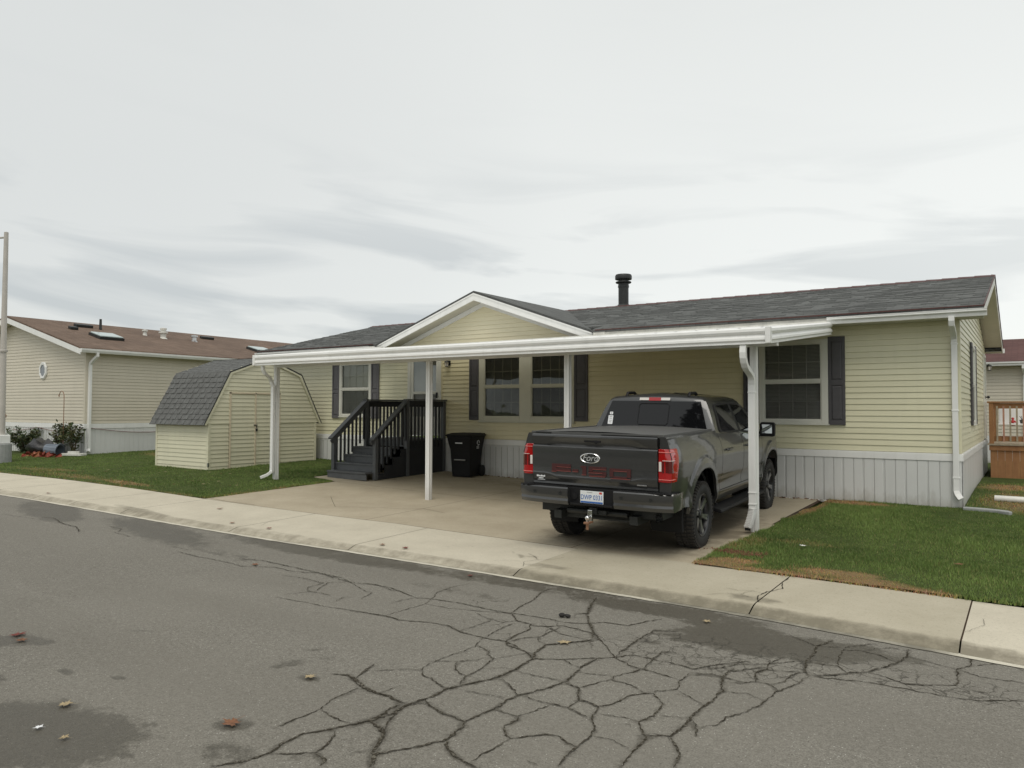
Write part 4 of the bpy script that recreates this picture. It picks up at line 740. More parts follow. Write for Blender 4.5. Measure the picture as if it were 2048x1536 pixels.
# gable dormer over the middle
GX,GZ=-9.76,4.385; GS=.352; GYF=-.42; GE=3.27
hw_=(GZ-GE)/GS
yv=lambda z:-.45+(z-3.285)/SLP
w=MB()
for s_ in (-1,1):
    fx=GX+s_*hw_
    top=[Vector((GX,GYF,GZ)),Vector((fx,GYF,GE)),Vector((fx,-.46,GE)),Vector((GX,yv(GZ)+.03,GZ))]
    bot=[p-Vector((0,0,.05)) for p in top]; w.add(top+bot,[(0,1,2,3),(4,7,6,5),(0,4,5,1),(1,5,6,2),(3,7,4,0)])
w.obj('dormer_roof','shingle',rf)
w=MB()
for s_ in (-1,1):
    fx=GX+s_*(hw_+.0); w.prism([(GX,GYF-.0,GZ-.052),(fx,GYF,GE-.052),(fx,GYF,GE-.052-.15),(GX,GYF,GZ-.052-.172)],(0,.022,0))
    w.prism([(GX,GYF-.012,GZ-.052),(fx,GYF-.012,GE-.052),(fx,GYF-.012,GE-.052-.035),(GX,GYF-.012,GZ-.052-.037)],(0,.011,0))
w.obj('fascia','white',house,bevel=.002,label='white rake boards of the front gable')
w=MB()
for s_ in (-1,1):
    fx=GX+s_*hw_; w.prism([(GX,GYF+.022,GZ-.20),(fx,GYF+.022,GE-.20),(fx,GYF+.022,GE-.208),(GX,GYF+.022,GZ-.208)],(0,-GYF-.022,0))
w.obj('soffit','soffit',house)
w=MB(); GI=GZ-.21
for s_ in (-1,1):
    fx=GX+s_*(GI-3.1)/GS; w.prism([(GX,-.030,GI),(fx,-.030,3.1),(fx+s_*-.32,-.030,3.1),(GX,-.030,GI-.115)],(0,.022,0))
w.obj('frieze_board','white',house,bevel=.002)
w=MB()
def gzf(zm):
    q=(GI-zm)/GS; return [(GX-q-(-14),GX+q-(-14))] if q>.02 else []
siding(w,8,3.10,GI,front(-14,-6),[],zt=gzf,c=.1016); w.obj('gable_wall','siding_gable_lit',house,label='pale yellow siding of the front gable')
# bracket where the eave trim ends right of the gable
w=MB(); w.box(-13.1,-12.9,-.50,-.472,3.13,3.25); w.obj('trim_end','whitedirty',house,bevel=.004)
w=MB(); w.box(-6.55,-6.28,-.49,-.472,3.13,3.25); w.obj('trim_end','whitedirty',house,bevel=.004)
# front corner downspout
def spout(path,par,w_=.085,h_=.06,name='downspout',mt='white',ribs=True,up=None):
    s=MB(); s.tube(path,.04,sq=(w_,h_)); o=s.obj(name,mt,par,bevel=.006); return o
s=MB(); X=-.062
s.tube([(X,-.52,3.12),(X,-.52,3.05),(X,-.50,2.99),(X,-.16,2.86),(X,-.085,2.80),(X,-.075,2.74)],.04,sq=(.085,.06)); s.tube([(X,-.072,2.76),(X,-.072,.36),(X,-.075,.30),(X+.02,-.10,.24),(X+.07,-.15,.17)],.04,sq=(.085,.06))
for z in (2.7,1.6,.5): s.box(X-.05,X+.05,-.106,-.018,z,z+.03)
s.obj('downspout','white',house,bevel=.005)
# chimney flue
s=MB(); CX,CY=-8.26,4.42
s.lathe([(.0,4.2),(.14,4.2),(.14,4.98),(.152,4.98),(.152,5.03),(.145,5.03),(.145,5.10),(.205,5.10),(.22,5.12),(.205,5.14),(.15,5.15),(.14,5.16),(.14,5.20),(.225,5.20),(.23,5.22),(.23,5.30),(.21,5.335),(.10,5.355),(0,5.355)],28,Matrix.Translation((CX,CY,0)))
s.lathe([(.22,4.40),(.16,4.50),(.145,4.51)],24,Matrix.Translation((CX,CY,0)))
s.obj('chimney','blackmetal',house,smooth=True)
# loose debris along the foot of the skirting belongs to the ground
R4=random.Random(5); mb=MB()
for _ in range(260):
    x=R4.uniform(-10.9,-1.0); y=R4.uniform(-.16,-.05); s_=R4.uniform(.008,.03); mb.add([(x-s_,y-s_*.6,g(x,y)+.01),(x+s_,y-s_*.4,g(x,y)+.012),(x+s_*.5,y+s_,g(x,y)+.014+s_*.4),(x-s_*.8,y+s_*.7,g(x,y)+.02)],[(0,1,2),(0,2,3),(0,1,3),(1,2,3)],R4.choice((0,0,1,2)))
o=mb.obj('debris',['soil','leafbrown','pvc']); kind(o,'stuff'); tag(o,'dead leaves and grit along the foot of the skirting','debris')
# ================================================================ CARPORT
cp=thing('carport','white metal carport roof on four posts in front of the house','carport',(0,0,0))
CX0,CX1,CYF,CYB=-12.70,-1.86,-4.25,-.50
cz=lambda y:2.695+(3.115-2.695)*(y-CYF)/(CYB-CYF)
w=MB(); x=CX0+.02; P=[]
while x<CX1-.02:      # ribbed pan roofing
    for dx,dz in ((0,0),(.012,.035),(.045,.035),(.057,0)): P.append((x+dx,dz))
    x+=.305
P=[(a,b) for a,b in P if a<CX1-.03]+[(CX1-.02,0)]
vs=[(a,y,cz(y)-.012+b+(.02*(-a)/12)) for a,b in P for y in (CYF+.03,CYB)]; n=len(P)
w.add(vs,[(2*i,2*i+1,2*i+3,2*i+2) for i in range(n-1)]); w.add([(a,b,c-.006) for a,b,c in vs],[(2*i,2*i+1,2*i+3,2*i+2) for i in range(n-1)])
w.obj('roof','white',cp)
def cg(mb,a,b,out):   # moulded gutter beam from a to b, profile faces `out`
    a=Vector(a); b=Vector(b); o=Vector(out)
    P=[(0,-.20),(0,.018),(.035,.018),(.062,.0),(.066,-.035),(.054,-.062),(.036,-.078),(.040,-.094),(.058,-.118),(.062,-.148),(.040,-.172),(.038,-.182),(.048,-.186),(.048,-.2)]
    pts=[a+o*p+Vector((0,0,q)) for p,q in P]; mb.prism(pts,b-a)
w=MB(); cg(w,(CX0,CYF+.02,2.725),(CX1-.01,CYF+.02,2.695),(0,-1,0))
w.obj('gutter','white',cp)
w=MB(); cg(w,(CX1-.06,CYF+.0,2.695),(CX1-.06,CYB+.05,3.13),(1,0,0)); w.obj('side_rail','white',cp)
w=MB(); cg(w,(CX0+.06,CYB+.05,3.185),(CX0+.06,CYF+.0,2.725),(-1,0,0)); w.obj('side_rail','white',cp)
w=MB(); w.box(CX1-.055,CX1+.012,CYF-.062,CYF+.03,2.495,2.72); w.obj('corner_cap','white',cp,bevel=.008)
w=MB(); w.box(CX0-.012,CX0+.05,CYF-.058,CYF+.03,2.525,2.745); w.obj('corner_cap','white',cp,bevel=.008)
w=MB(); w.box(CX0+.05,CX1-.04,-3.80,-3.70,2.50,2.68); w.obj('beam','white',cp,bevel=.006,label='cross beam carried by the posts')
w=MB(); w.box(CX0,CX1,CYB-.02,CYB+.02,3.08,3.165); w.obj('hanger_rail','whitedirty',cp)
PX=[-12.87+.04,-8.36,-4.90,-2.21]
for i,x in enumerate((-12.60,-8.22,-5.25,-2.23)):
    z0=g(x,-3.75)-.02; w=MB(); h=.045
    P=[(-h,-h),(-.014,-h),(-.010,-h+.010),(.010,-h+.010),(.014,-h),(h,-h),(h,-.014),(h-.010,-.010),(h-.010,.010),(h,.014),(h,h),(.014,h),(.010,h-.01),(-.010,h-.01),(-.014,h),(-h,h),(-h,.014),(-h+.010,.010),(-h+.010,-.010),(-h,-.014)]
    w.prism([(x+a,-3.75+b,z0) for a,b in P],(0,0,2.50-z0)); w.obj('post','white',cp)
    if i in(0,3): continue
# downspouts at both front corners
w=MB()
w.tube([(-12.50,-4.20,2.52),(-12.50,-4.19,2.44),(-12.51,-4.14,2.36),(-12.55,-3.99,2.28),(-12.59,-3.90,2.20),(-12.60,-3.86,2.10)],.04,sq=(.075,.055))
w.tube([(-12.60,-3.845,2.12),(-12.60,-3.845,.28),(-12.60,-3.86,.22)],.04,sq=(.085,.065)); w.tube([(-12.60,-3.86,.24),(-12.66,-3.94,.17),(-12.74,-4.04,.12)],.04,sq=(.085,.06)); w.obj('downspout','white',cp,bevel=.006)
w=MB()
A=[(-2.225,y,z) for y,z in ((-4.20,2.53),(-4.235,2.46),(-4.245,2.39),(-4.235,2.32),(-4.205,2.26),(-4.16,2.21),(-4.10,2.175),(-4.03,2.15),(-3.96,2.12),(-3.90,2.085),(-3.865,2.04),(-3.85,1.98))]
w.tube(A,.04,sq=(.085,.065)); w.tube([(-2.235,-3.84,2.05),(-2.235,-3.84,.24)],.04,sq=(.09,.065))
for k in range(12):
    t=k/11; y=-3.84-.10*t*t; z=.24-.23*t; x=-2.235-.035*t; w.tube([(x,y,z),(x-.002,y-.004,z-.011)],.04,sq=(.094,.07)); w.tube([(x-.002,y-.004,z-.011),(x-.003,y-.007,z-.021)],.04,sq=(.084,.06))
for z in (1.85,.46,.30): w.box(-2.285,-2.185,-3.88,-3.795,z,z+.018)
w.obj('downspout','white',cp,bevel=.003)
w=MB(); w.box(-2.308,-2.232,-3.958,-3.955,-.045,.0); w.obj('outlet','darkvoid',cp)
# ================================================================ PORCH STEPS
ps=thing('porch_steps','dark grey wooden porch steps with railings leading to the front door','porch steps',(0,0,0))
PX0,PX1,PY=-12.25,-10.93,-1.36; PZ=.90
w=MB(); 
for i in range(9): y=PY+.0+i*.152; w.box(PX0-.01,PX1+.01,y,y+.146,PZ-.036,PZ)
w.obj('landing','greypaint',ps,bevel=.003)
NS=5; TR=.255; zb=g(-11.6,-2.4)
RI=(PZ-zb)/NS
for i in range(NS):
    zt=zb+RI*(i+1); y=PY-TR*(NS-1-i)
    if i<NS-1:
        w=MB(); w.box(PX0+.045,PX1-.045,y-TR-.025+.0,y+.005,zt-.036,zt); w.obj('tread','greypaint',ps,bevel=.004)
    w=MB(); w.box(PX0+.045,PX1-.045,(y-TR if i<NS-1 else y)-.0,(y-TR if i<NS-1 else y)+.02,zb+RI*i,zt-.037); w.obj('riser','greypaint',ps,bevel=.002)
YL=PY-TR*(NS-1)
for x in (PX0,PX1):
    s_=-1 if x==PX0 else 1
    w=MB(); pl=[(x,YL-.0,zb),(x,-.0+.0-.03,zb+.03),(x,-.03,PZ-.04),(x,PY,PZ-.04)]
    for i in range(NS-1): y=PY-TR*(i); zt=PZ-RI*(i+1)-.037; pl+= [(x,y,zt),(x,y-TR,zt)]
    w.prism(pl,(s_*.022,0,0)); w.obj('side_skirt','greypaint_shade',ps)
    # posts
    for y,zt in ((YL-.02,zb+.90),(PY-.03,PZ+.90),(-.09,PZ+.90)):
        w=MB(); w.box(x-.045,x+.045,y-.045,y+.045,zb,zt); w.obj('newel_post','greypaint',ps,bevel=.004)
    a=Vector((x,YL-.14,zb+.88)); b=Vector((x,PY-.03,PZ+.925)); w=MB(); w.bar(a,b,.14,.036); w.bar(a-Vector((s_*.03,0,.08)),b-Vector((s_*.03,0,.08)),.035,.09); w.obj('handrail','greypaint',ps,bevel=.004)
    w=MB(); w.box(x-.07,x+.07,PY-.09,-.02,PZ+.905,PZ+.94); w.obj('top_rail','greypaint',ps,bevel=.004)
    w=MB(); w.box(x-.02,x+.02,PY,-.13,PZ+.76,PZ+.90); w.obj('sub_rail','greypaint_shade',ps,bevel=.003)
    n=9
    for i in range(n): y=PY+.09+i*.125; w=MB(); w.box(x+s_*.022-.019,x+s_*.022+.019,y-.019,y+.019,PZ-.20,PZ+.80); w.obj('baluster','greypaint_shade',ps)
    n=8
    for i in range(n):
        y=YL+.075+i*.122; t=(y-a.y)/(b.y-a.y); zt=a.z+(b.z-a.z)*t-.04; w=MB(); w.box(x+s_*.022-.019,x+s_*.022+.019,y-.019,y+.019,zt-.86,zt); w.obj('baluster','greypaint_shade',ps)
w=MB(); w.box(PX0,PX1,-.045,-.03,zb,PZ-.04); w.obj('back_board','greypaint_shade',ps)
# ================================================================ TRASH CART
tc=thing('trash_cart','black wheeled trash cart standing against the wall beside the steps','trash cart',(-9.88,-.50,g(-9.9,-.5)),(0,0,rad(10)))
w=MB()
def fr(mb,a,b):
    # a,b: (hw,hd,yc,z) two rounded rectangles joined
    pass
def rrect(hw,y0,y1,z,r=.05,n=4):
    P=[]
    for cx,cy,a0 in ((hw-r,y1-r,0),(-hw+r,y1-r,90),(-hw+r,y0+r,180),(hw-r,y0+r,270)):
        for i in range(n+1): a=rad(a0+90*i/n); P.append((cx+r*math.cos(a),cy+r*math.sin(a),z))
    return P
def loft(mb,rings,cap=True,mi=0,closed=True):
    n=len(rings[0]); vs=[p for r in rings for p in r]; fs=[]
    for i in range(len(rings)-1):
        for j in range(n if closed else n-1): fs.append((i*n+j,i*n+(j+1)%n,(i+1)*n+(j+1)%n,(i+1)*n+j))
    if cap: fs+= [tuple(range(n-1,-1,-1)),tuple((len(rings)-1)*n+j for j in range(n))]
    mb.add(vs,fs,mi)
loft(w,[rrect(.24,-.27,.24,.02),rrect(.245,-.275,.25,.10),rrect(.275,-.31,.30,.62),rrect(.30,-.36,.32,.78),rrect(.315,-.39,.34,.90),rrect(.325,-.40,.35,.905),rrect(.325,-.40,.35,.94)])
tb=w.obj('body','blackplastic',tc,bevel=.008,smooth=True)
w=MB(); loft(w,[rrect(.335,-.43,.38,.942),rrect(.34,-.44,.385,.965),rrect(.32,-.41,.36,.985),rrect(.25,-.33,.28,1.012),rrect(.2,-.28,.2,1.016)]); w.obj('lid','blackplastic',tc,smooth=True)
w=MB(); w.tube([(-.26,.33,.96),(-.26,.43,.98),(.26,.43,.98),(.26,.33,.96)],.018,10); w.obj('handle','blackplastic',tc,smooth=True)
for s_ in(-1,1):
    w=MB(); w.lathe([(0,-.035),(.10,-.035),(.13,-.02),(.13,.02),(.10,.035),(0,.035)],24,Matrix.Translation((s_*.27,.27,.13))@Matrix.Rotation(PI/2,4,'Y')); w.obj('wheel','rubber',tc,smooth=True)
w=MB(); w.tube([(-.14,-.325,.40),(.14,-.325,.40)],.014,8); w.obj('lift_bar','satin',tb)
RX=Matrix.Rotation(PI/2,4,'X')
w=MB()
for i,x in enumerate((-.09,-.07,-.048,-.03,-.008,.012,.035,.055,.075)): w.box(x,x+.014,-.386,-.372,.775,.80)
w.obj('lettering','sticker',tb)
w=MB()   # arrow-ring emblem on the side, and the lines of print below it
for k in range(3):
    a0=k*2*PI/3; P=[]
    for t in range(6):
        a=a0+t*.30; P.append((.318,-.02+.055*math.cos(a),.79+.055*math.sin(a)))
    w.tube(P,.008,6)
for i in range(3): w.box(.300,.306,-.075,.045,.70-i*.022,.708-i*.022)
w.obj('emblem','sticker',tb)
# ================================================================ SHED
sh=thing('storage_shed','cream storage shed with grey gambrel shingle roof on the left lawn','shed')
sx0,sx1,sy0,sy1=SH; SZ0=.10; SZE=1.235
YC=(sy0+sy1)/2
def yof(z): # gambrel outline half width at height z
    pts=[(1.16,1.80),(2.50,1.10),(2.90,.0)]
    return interp([(1.235,1.76),(2.50,1.085),(2.88,0)],z)
w=MB()
siding(w,sy1-sy0,SZ0,SZE,lambda u,d,z:(sx1+d,sy0+u,z),[(.55-.0,2.07,0,9)],out=.012)
siding(w,sy1-sy0,SZE-.0,2.86,lambda u,d,z:(sx1+.012+d,sy0+u,z),[(.55,2.07,0,2.0)],zt=lambda z:[(YC-sy0-yof(z),YC-sy0+yof(z))],out=.012)
siding(w,sx1-sx0,SZ0-.0,SZE,lambda u,d,z:(sx0+u,sy0-d,z),[],out=.012)
siding(w,sx1-sx0,SZ0-.0,SZE,lambda u,d,z:(sx0+u,sy1+d,z),[],out=.012)
siding(w,sy1-sy0,SZ0,2.86,lambda u,d,z:(sx0-d,sy0+u,z),[],zt=lambda z:[(YC-sy0-(yof(z) if z>SZE else 1.64),YC-sy0+(yof(z) if z>SZE else 1.64))],out=.012)
w.obj('wall','siding_shed',sh)
w=MB()
for y in (sy0-.016,sy1-.06): w.box(sx1-.07,sx1+.018,y,y+.076,SZ0-.02,SZE)
w.box(sx0-.014,sx0+.07,sy0-.016,sy0-.001,SZ0-.02,SZE);  w.obj('corner_trim','siding_shed',sh,bevel=.004)
w=MB()
for a,b in ((.55,.60),(1.29,1.33),(2.02,2.07)): w.box(sx1+.016,sx1+.034,sy0+a,sy0+b,SZ0+.02,2.02)
w.box(sx1+.016,sx1+.034,sy0+.55,sy0+2.07,1.97,2.01); w.obj('door_trim','trimtan',sh,bevel=.003)
for a,b in ((.60,1.30),(1.32,2.02)):
    w=MB(); siding(w,b-a,SZ0+.03,1.975,lambda u,d,z:(sx1+.006+d,sy0+a+u,z),[],out=.013); d_=w.obj('door','siding_shed',sh)
    if a<1:
        s=MB(); s.box(sx1+.02,sx1+.05,sy0+b-.04,sy0+b+.06,1.18,1.20); s.tube([(sx1+.045,sy0+b+.01,1.17),(sx1+.05,sy0+b+.03,1.11),(sx1+.045,sy0+b+.045,1.17)],.007,6); s.box(sx1+.034,sx1+.06,sy0+b+.005,sy0+b+.055,1.03,1.10); s.obj('padlock','blackmetal',d_,bevel=.003)
# roof: stepped shingle courses, two slopes a side
w=MB(); R5=random.Random(2)
def courses(mb,ya,za,yb,zb,x0,x1,n,tab=.13,step=.022):
    dy,dz=(yb-ya)/n,(zb-za)/n; L=math.hypot(dy,dz); ny,nz_=-dz/L*(1 if yb>ya else -1),abs(dy)/L; 
    if yb<ya: ny=dz/L
    kk=False
    for i in range(n):
        x=x0-R5.uniform(0,tab)
        while x<x1:
            e=min(x+tab*R5.choice((1,1,.8,1.2)),x1); a=max(x,x0); kk=not kk; t=step*(1.0 if kk else .55); gp=.006
            if e>a+.01:
                p=[(a,ya+dy*i,za+dz*i),(e-gp,ya+dy*i,za+dz*i),(e-gp,ya+dy*(i+1.15),za+dz*(i+1.15)),(a,ya+dy*(i+1.15),za+dz*(i+1.15))]
                q=[(a_,b_+ny*(t if k<2 else .003),c_+nz_*(t if k<2 else .003)) for k,(a_,b_,c_) in enumerate(p)]
                mb.add(p[:2]+q,[(2,3,4,5),(0,1,3,2)]); mb.add([p[0],p[3],q[0],q[3]],[(0,1,3,2)]); mb.add([p[1],p[2],q[1],q[2]],[(0,1,3,2)])
            x=e+.0
for s_ in (-1,1):
    ye=YC+s_*1.80; yk=YC+s_*1.10; rx0,rx1=sx0-.06,sx1+.055
    w.prism([(rx0,ye,1.20),(rx0,yk,2.51),(rx0,yk-s_*.03,2.49),(rx0,ye-s_*.035,1.205)],(rx1-rx0,0,0)); w.prism([(rx0,yk,2.51),(rx0,YC,2.915),(rx0,YC,2.885),(rx0,yk-s_*.02,2.485)],(rx1-rx0,0,0))
    courses(w,ye,1.20,yk,2.51,rx0,rx1,10); courses(w,yk,2.51,YC,2.915,rx0,rx1,7,step=.012)
w.obj('roof','shingleshed',sh)
w=MB()
for s_ in (-1,1):
    ye=YC+s_*1.785; yk=YC+s_*1.09
    w.prism([(sx1+.026,ye,1.205),(sx1+.026,yk,2.49),(sx1+.026,yk-s_*.055,2.46),(sx1+.026,ye-s_*.06,1.205)],(.03,0,0)); w.prism([(sx1+.026,yk,2.49),(sx1+.026,YC,2.885),(sx1+.026,YC,2.83),(sx1+.026,yk-s_*.055,2.46)],(.03,0,0))
w.obj('rake_trim','siding_shed',sh)
w=MB()
for s_ in (-1,1):
    ye=YC+s_*1.80; yk=YC+s_*1.10
    w.bar((sx1+.057,ye,1.21),(sx1+.057,yk,2.515),.012,.018); w.bar((sx1+.057,yk,2.515),(sx1+.057,YC,2.915),.012,.018)
w.obj('drip_edge','blackmetal',sh)
w=MB(); w.box(sx0,sx1,sy0+.02,sy1-.02,0.0,SZ0+.01); w.obj('floor_frame','soil',sh)
w=MB(); w.box(sx1-.005,sx1+.021,sy0-.020,sy0+.02,.20,.30); w.obj('corner_bracket','satin',sh)
# ================================================================ NEIGHBOUR HOUSE ON THE LEFT
nh=thing('mobile_home','tan sided neighbouring home with brown shingle roof and small oval window','house',(-23.1,-2.7,0),(0,0,rad(3)))
NW,NL=8.6,21.0; nz0=.17; nzb=1.12; nze=nzb+22*CO; nsl=.27; ov=.32
nzr=nze+.10+nsl*(NW/2+ov)
w=MB(); siding(w,NL,nzb,nze,lambda u,d,z:(d,u,z))
def ngz(z):
    if z<=nze: return [(0,NW)]
    q=(z-nze)/nsl; return [(q,NW-q)] if q<NW/2 else []
siding(w,NW,nzb,nzr-.1,lambda u,d,z:(-NW+u,-d,z),[],zt=ngz); w.obj('wall','siding_tan',nh)
w=MB(); w.box(-NW-.01,-NW+.08,-.018,-.002,nzb,nze); w.obj('corner_post','siding_tan',nh)
w=MB(); w.box(-.08,.018,-.018,-.002,nzb,nze); w.box(.002,.018,-.002,.08,nzb,nze); w.obj('corner_post','siding_tan',nh)
w=MB(); skirt(w,NL,lambda u,d,z:(.02+d,u,z),lambda u:0,nzb-.11,.16); skirt(w,NW+.02,lambda u,d,z:(-NW+u,-.02-d,z),lambda u:0,nzb-.11,.16); w.obj('skirting','skirt',nh)
w=MB(); w.box(0,.034,-.034,NL,nzb-.15,nzb-.005); w.box(-NW,0,-.034,0,nzb-.15,nzb-.005); w.obj('skirting_band','white',nh)
zr=lambda x:nze+.10+nsl*(-abs(x+NW/2)+NW/2+ov)
w=MB()
for a,b in ((ov,-NW/2),(-NW-ov,-NW/2)):
    ps_=[(a,-.36,nze+.10),(b,-.36,nzr),(b,NL+.3,nzr),(a,NL+.3,nze+.10)]; plane(w,ps_ if a>b else ps_[::-1])
nr=w.obj('roof','shinglebrown',nh)
w=MB()
for a in (ov,-NW-ov): w.prism([(a,-.36,nze+.05),(-NW/2,-.36,nzr-.05),(-NW/2,-.36,nzr-.23),(a,-.36,nze-.12)],(0,.025,0))
w.obj('fascia','white',nh,bevel=.003)
w=MB(); w.prism([(ov,-.336,nze-.01),(-NW/2,-.336,nzr-.19),(-NW/2,-.336,nzr-.20),(ov,-.336,nze-.02)],(0,.336,0)); w.prism([(-NW-ov,-.336,nze-.01),(-NW/2,-.336,nzr-.19),(-NW/2,-.336,nzr-.20),(-NW-ov,-.336,nze-.02)],(0,.336,0)); w.box(0,ov,0,NL,nze-.02,nze-.01); w.obj('soffit','soffit',nh)
w=MB()
P=[(0,0),(0,-.12),(.06,-.12),(.10,-.05),(.105,0)]
w.prism([(ov-.0+a,-.36,nze+.06+b) for a,b in P],(0,NL+.6,0)); w.obj('gutter','white',nh)
w=MB(); w.tube([(ov+.04,.15,nze-.05),(ov+.04,.15,nze-.14),(.20,.12,nze-.26),(.065,.10,nze-.38),(.06,.10,nze-.46)],.04,sq=(.09,.07)); w.tube([(.06,.10,nze-.42),(.06,.10,nz0+.18),(.12,.05,nz0+.08)],.04,sq=(.10,.075)); w.obj('downspout','white',nh)
w=MB(); c=Vector((-2.45,-.03,2.82)); T=Matrix.Translation(c)@Matrix.Rotation(PI/2,4,'X')@Matrix.Diagonal((.78,1,1,1)); w.lathe([(.20,-.02),(.20,.03),(.27,.035),(.30,.01),(.30,-.02)],8,T@Matrix.Rotation(PI/8,4,'Z')); ow=w.obj('window','white',nh)
w=MB(); w.lathe([(.0,.012),(.205,.012)],8,T@Matrix.Rotation(PI/8,4,'Z')); w.obj('pane',mat('old_grey_glass',(.20,.22,.24),.15,spec=.6),ow)
def onroof(lx,ly): return Vector((lx,ly,zr(lx)))
def rv(name,lx,ly,prof,m_,n=14):
    w=MB(); w.lathe(prof,n,Matrix.Translation(onroof(lx,ly))); return w.obj(name,m_,nr,smooth=True)
def skyl(lx,ly,a,b):
    w=MB(); p=onroof(lx,ly); R=Matrix.Translation(p)@Matrix.Rotation(math.atan(nsl),4,'Y'); w.box(-a,a,-b,b,0,.09,mx=R); o=w.obj('skylight','blackmetal',nr)
    w=MB(); w.box(-a+.03,a-.03,-b+.03,b-.03,.085,.13,mx=R); w.obj('dome','skylight',o,bevel=.02)
skyl(-1.6,1.55,.36,.42); skyl(-1.5,7.9,.36,.42)
for lx,ly,a,b in ((-2.75,1.05,.10,.13),(-3.4,1.75,.10,.30),(-3.3,6.7,.10,.28)):
    w=MB(); R=Matrix.Translation(onroof(lx,ly))@Matrix.Rotation(math.atan(nsl),4,'Y'); w.box(-a,a,-b,b,0,.10,mx=R); w.obj('roof_vent','blackmetal',nr,bevel=.02)
rv('vent_pipe',-3.2,2.25,[(.05,0),(.04,.38),(0,.38)],'blackmetal')
rv('roof_vent',-2.9,3.75,[(.10,-.03),(.07,.02),(.06,.13),(.10,.14),(.10,.19),(.03,.21),(0,.21)],'whitedirty')
rv('roof_vent',-2.6,4.3,[(.17,-.04),(.10,.02),(.10,.17),(.16,.18),(.16,.24),(.09,.25),(.09,.30),(.12,.31),(.12,.37),(0,.40)],'whitedirty')
rv('roof_vent',-2.5,5.55,[(.15,-.04),(.09,.02),(.08,.15),(.14,.16),(.14,.22),(0,.25)],'satin')
# sagging cable clipped along the band
w=MB()
P=[]
for i in range(41):
    u=i/40; y=.1+u*9.0; s_=(u*2.3)%1; P.append((.055,y,nzb-.13-.22*math.sin(PI*s_)*(.8 if u<.43 else 1.0)))
w.tube(P,.011,6); P=[(-.05-4.2*i/20,-.055,nzb-.14-.12*math.sin(PI*((i/20*1.6)%1))) for i in range(21)]; w.tube(P,.010,6); w.obj('cable',mat('reddish_cable',(.22,.13,.12),.7),nh)
# ================================================================ HOUSE AND DECK ON THE RIGHT
rh=thing('mobile_home','far home with maroon roof seen beyond the wooden deck','house')
w=MB(); YH=13.0; siding(w,9,.85,3.0,lambda u,d,z:(-2+u,YH-d,z)); w.obj('wall','siding_tan',rh)
w=MB(); skirt(w,9,lambda u,d,z:(-2+u,YH-.03-d,z),lambda u:-.1,.85); w.obj('skirting','skirt',rh)
w=MB(); w.add([(-2,YH-.35,3.10),(8,YH-.35,3.10),(8,YH+3.4,4.05),(-2,YH+3.4,4.05)],[(0,1,2,3)]); w.add([(-2,YH-.35,3.06),(8,YH-.35,3.06),(8,YH+3.4,4.01),(-2,YH+3.4,4.01)],[(3,2,1,0)]); w.add([(-2,YH-.35,3.10),(8,YH-.35,3.10),(8,YH-.35,3.06),(-2,YH-.35,3.06)],[(0,1,2,3)]); w.add([(8,YH+7.2,3.1),(-2,YH+7.2,3.1),(-2,YH+3.4,4.05),(8,YH+3.4,4.05)],[(0,1,2,3)]); w.obj('roof','shinglered',rh)
w=MB(); gutter(w,-2,8,YH-.34,3.08); w.box(-2,8,YH-.34,YH,2.98,2.99); w.obj('gutter','white',rh)
w=MB(); w.tube([(.80,YH-.38,2.98),(.80,YH-.38,2.90),(.82,YH-.10,2.72),(.82,YH-.07,2.6),(.82,YH-.07,.2)],.04,sq=(.10,.08)); w.obj('downspout','white',rh)
w=MB(); w.box(-2,7,YH,YH+7,.85,3.0); w.obj('wall','siding_tan',rh)
dk=thing('wooden_deck','stained treated wood deck with railing beyond the end of the house','deck')
DY,DX0,DX1,DZ=6.0,.16,4.4,.86; DY2=10.2
w=MB(); x=DX0+.02
while x<DX1: w.box(x,x+.137,DY-.0,DY+.024,g(.2,6)-.02,DZ-.15,mi=0); x+=.14
w.obj('skirt_board','wood',dk)
w=MB(); w.box(DX0,DX1,DY-.03,DY-.002,DZ-.15,DZ-.035); w.obj('rim_board','wood',dk,bevel=.004)
w=MB(); w.box(DX0-.03,DX1,DY-.06,DY2,DZ-.032,DZ+.004); w.obj('deck_floor','woodpale',dk,bevel=.004)
for x in (DX0+.05,DX0+1.75,DX0+3.4):
    w=MB(); w.box(x-.045,x+.045,DY-.05,DY+.04,DZ+.004,DZ+.93); w.obj('post','wood',dk,bevel=.004)
w=MB(); w.box(DX0,DX1,DY-.07,DY+.07,DZ+.93,DZ+.965); w.obj('handrail','wood',dk,bevel=.004)
w=MB(); w.box(DX0+.1,DX1,DY-.02,DY+.02,DZ+.80,DZ+.925); w.box(DX0+.1,DX1,DY-.02,DY+.02,DZ+.06,DZ+.18); w.obj('sub_rail','wood',dk,bevel=.003)
x=DX0+.16; k=0
while x<DX1-.1:
    w=MB(); w.box(x-.018,x+.018,DY-.056,DY-.02,DZ+.05,DZ+.86); w.obj('baluster','woodpink' if k%3==1 else 'woodpale',dk); x+=.125; k+=1
w=MB(); 
for y in (DY+1.4,DY+2.8): w.box(DX0-.01,DX0+.08,y,y+.09,DZ,DZ+.93)
w.box(DX0-.03,DX0+.10,DY,DY2,DZ+.93,DZ+.965); w.obj('side_rail','wood',dk)
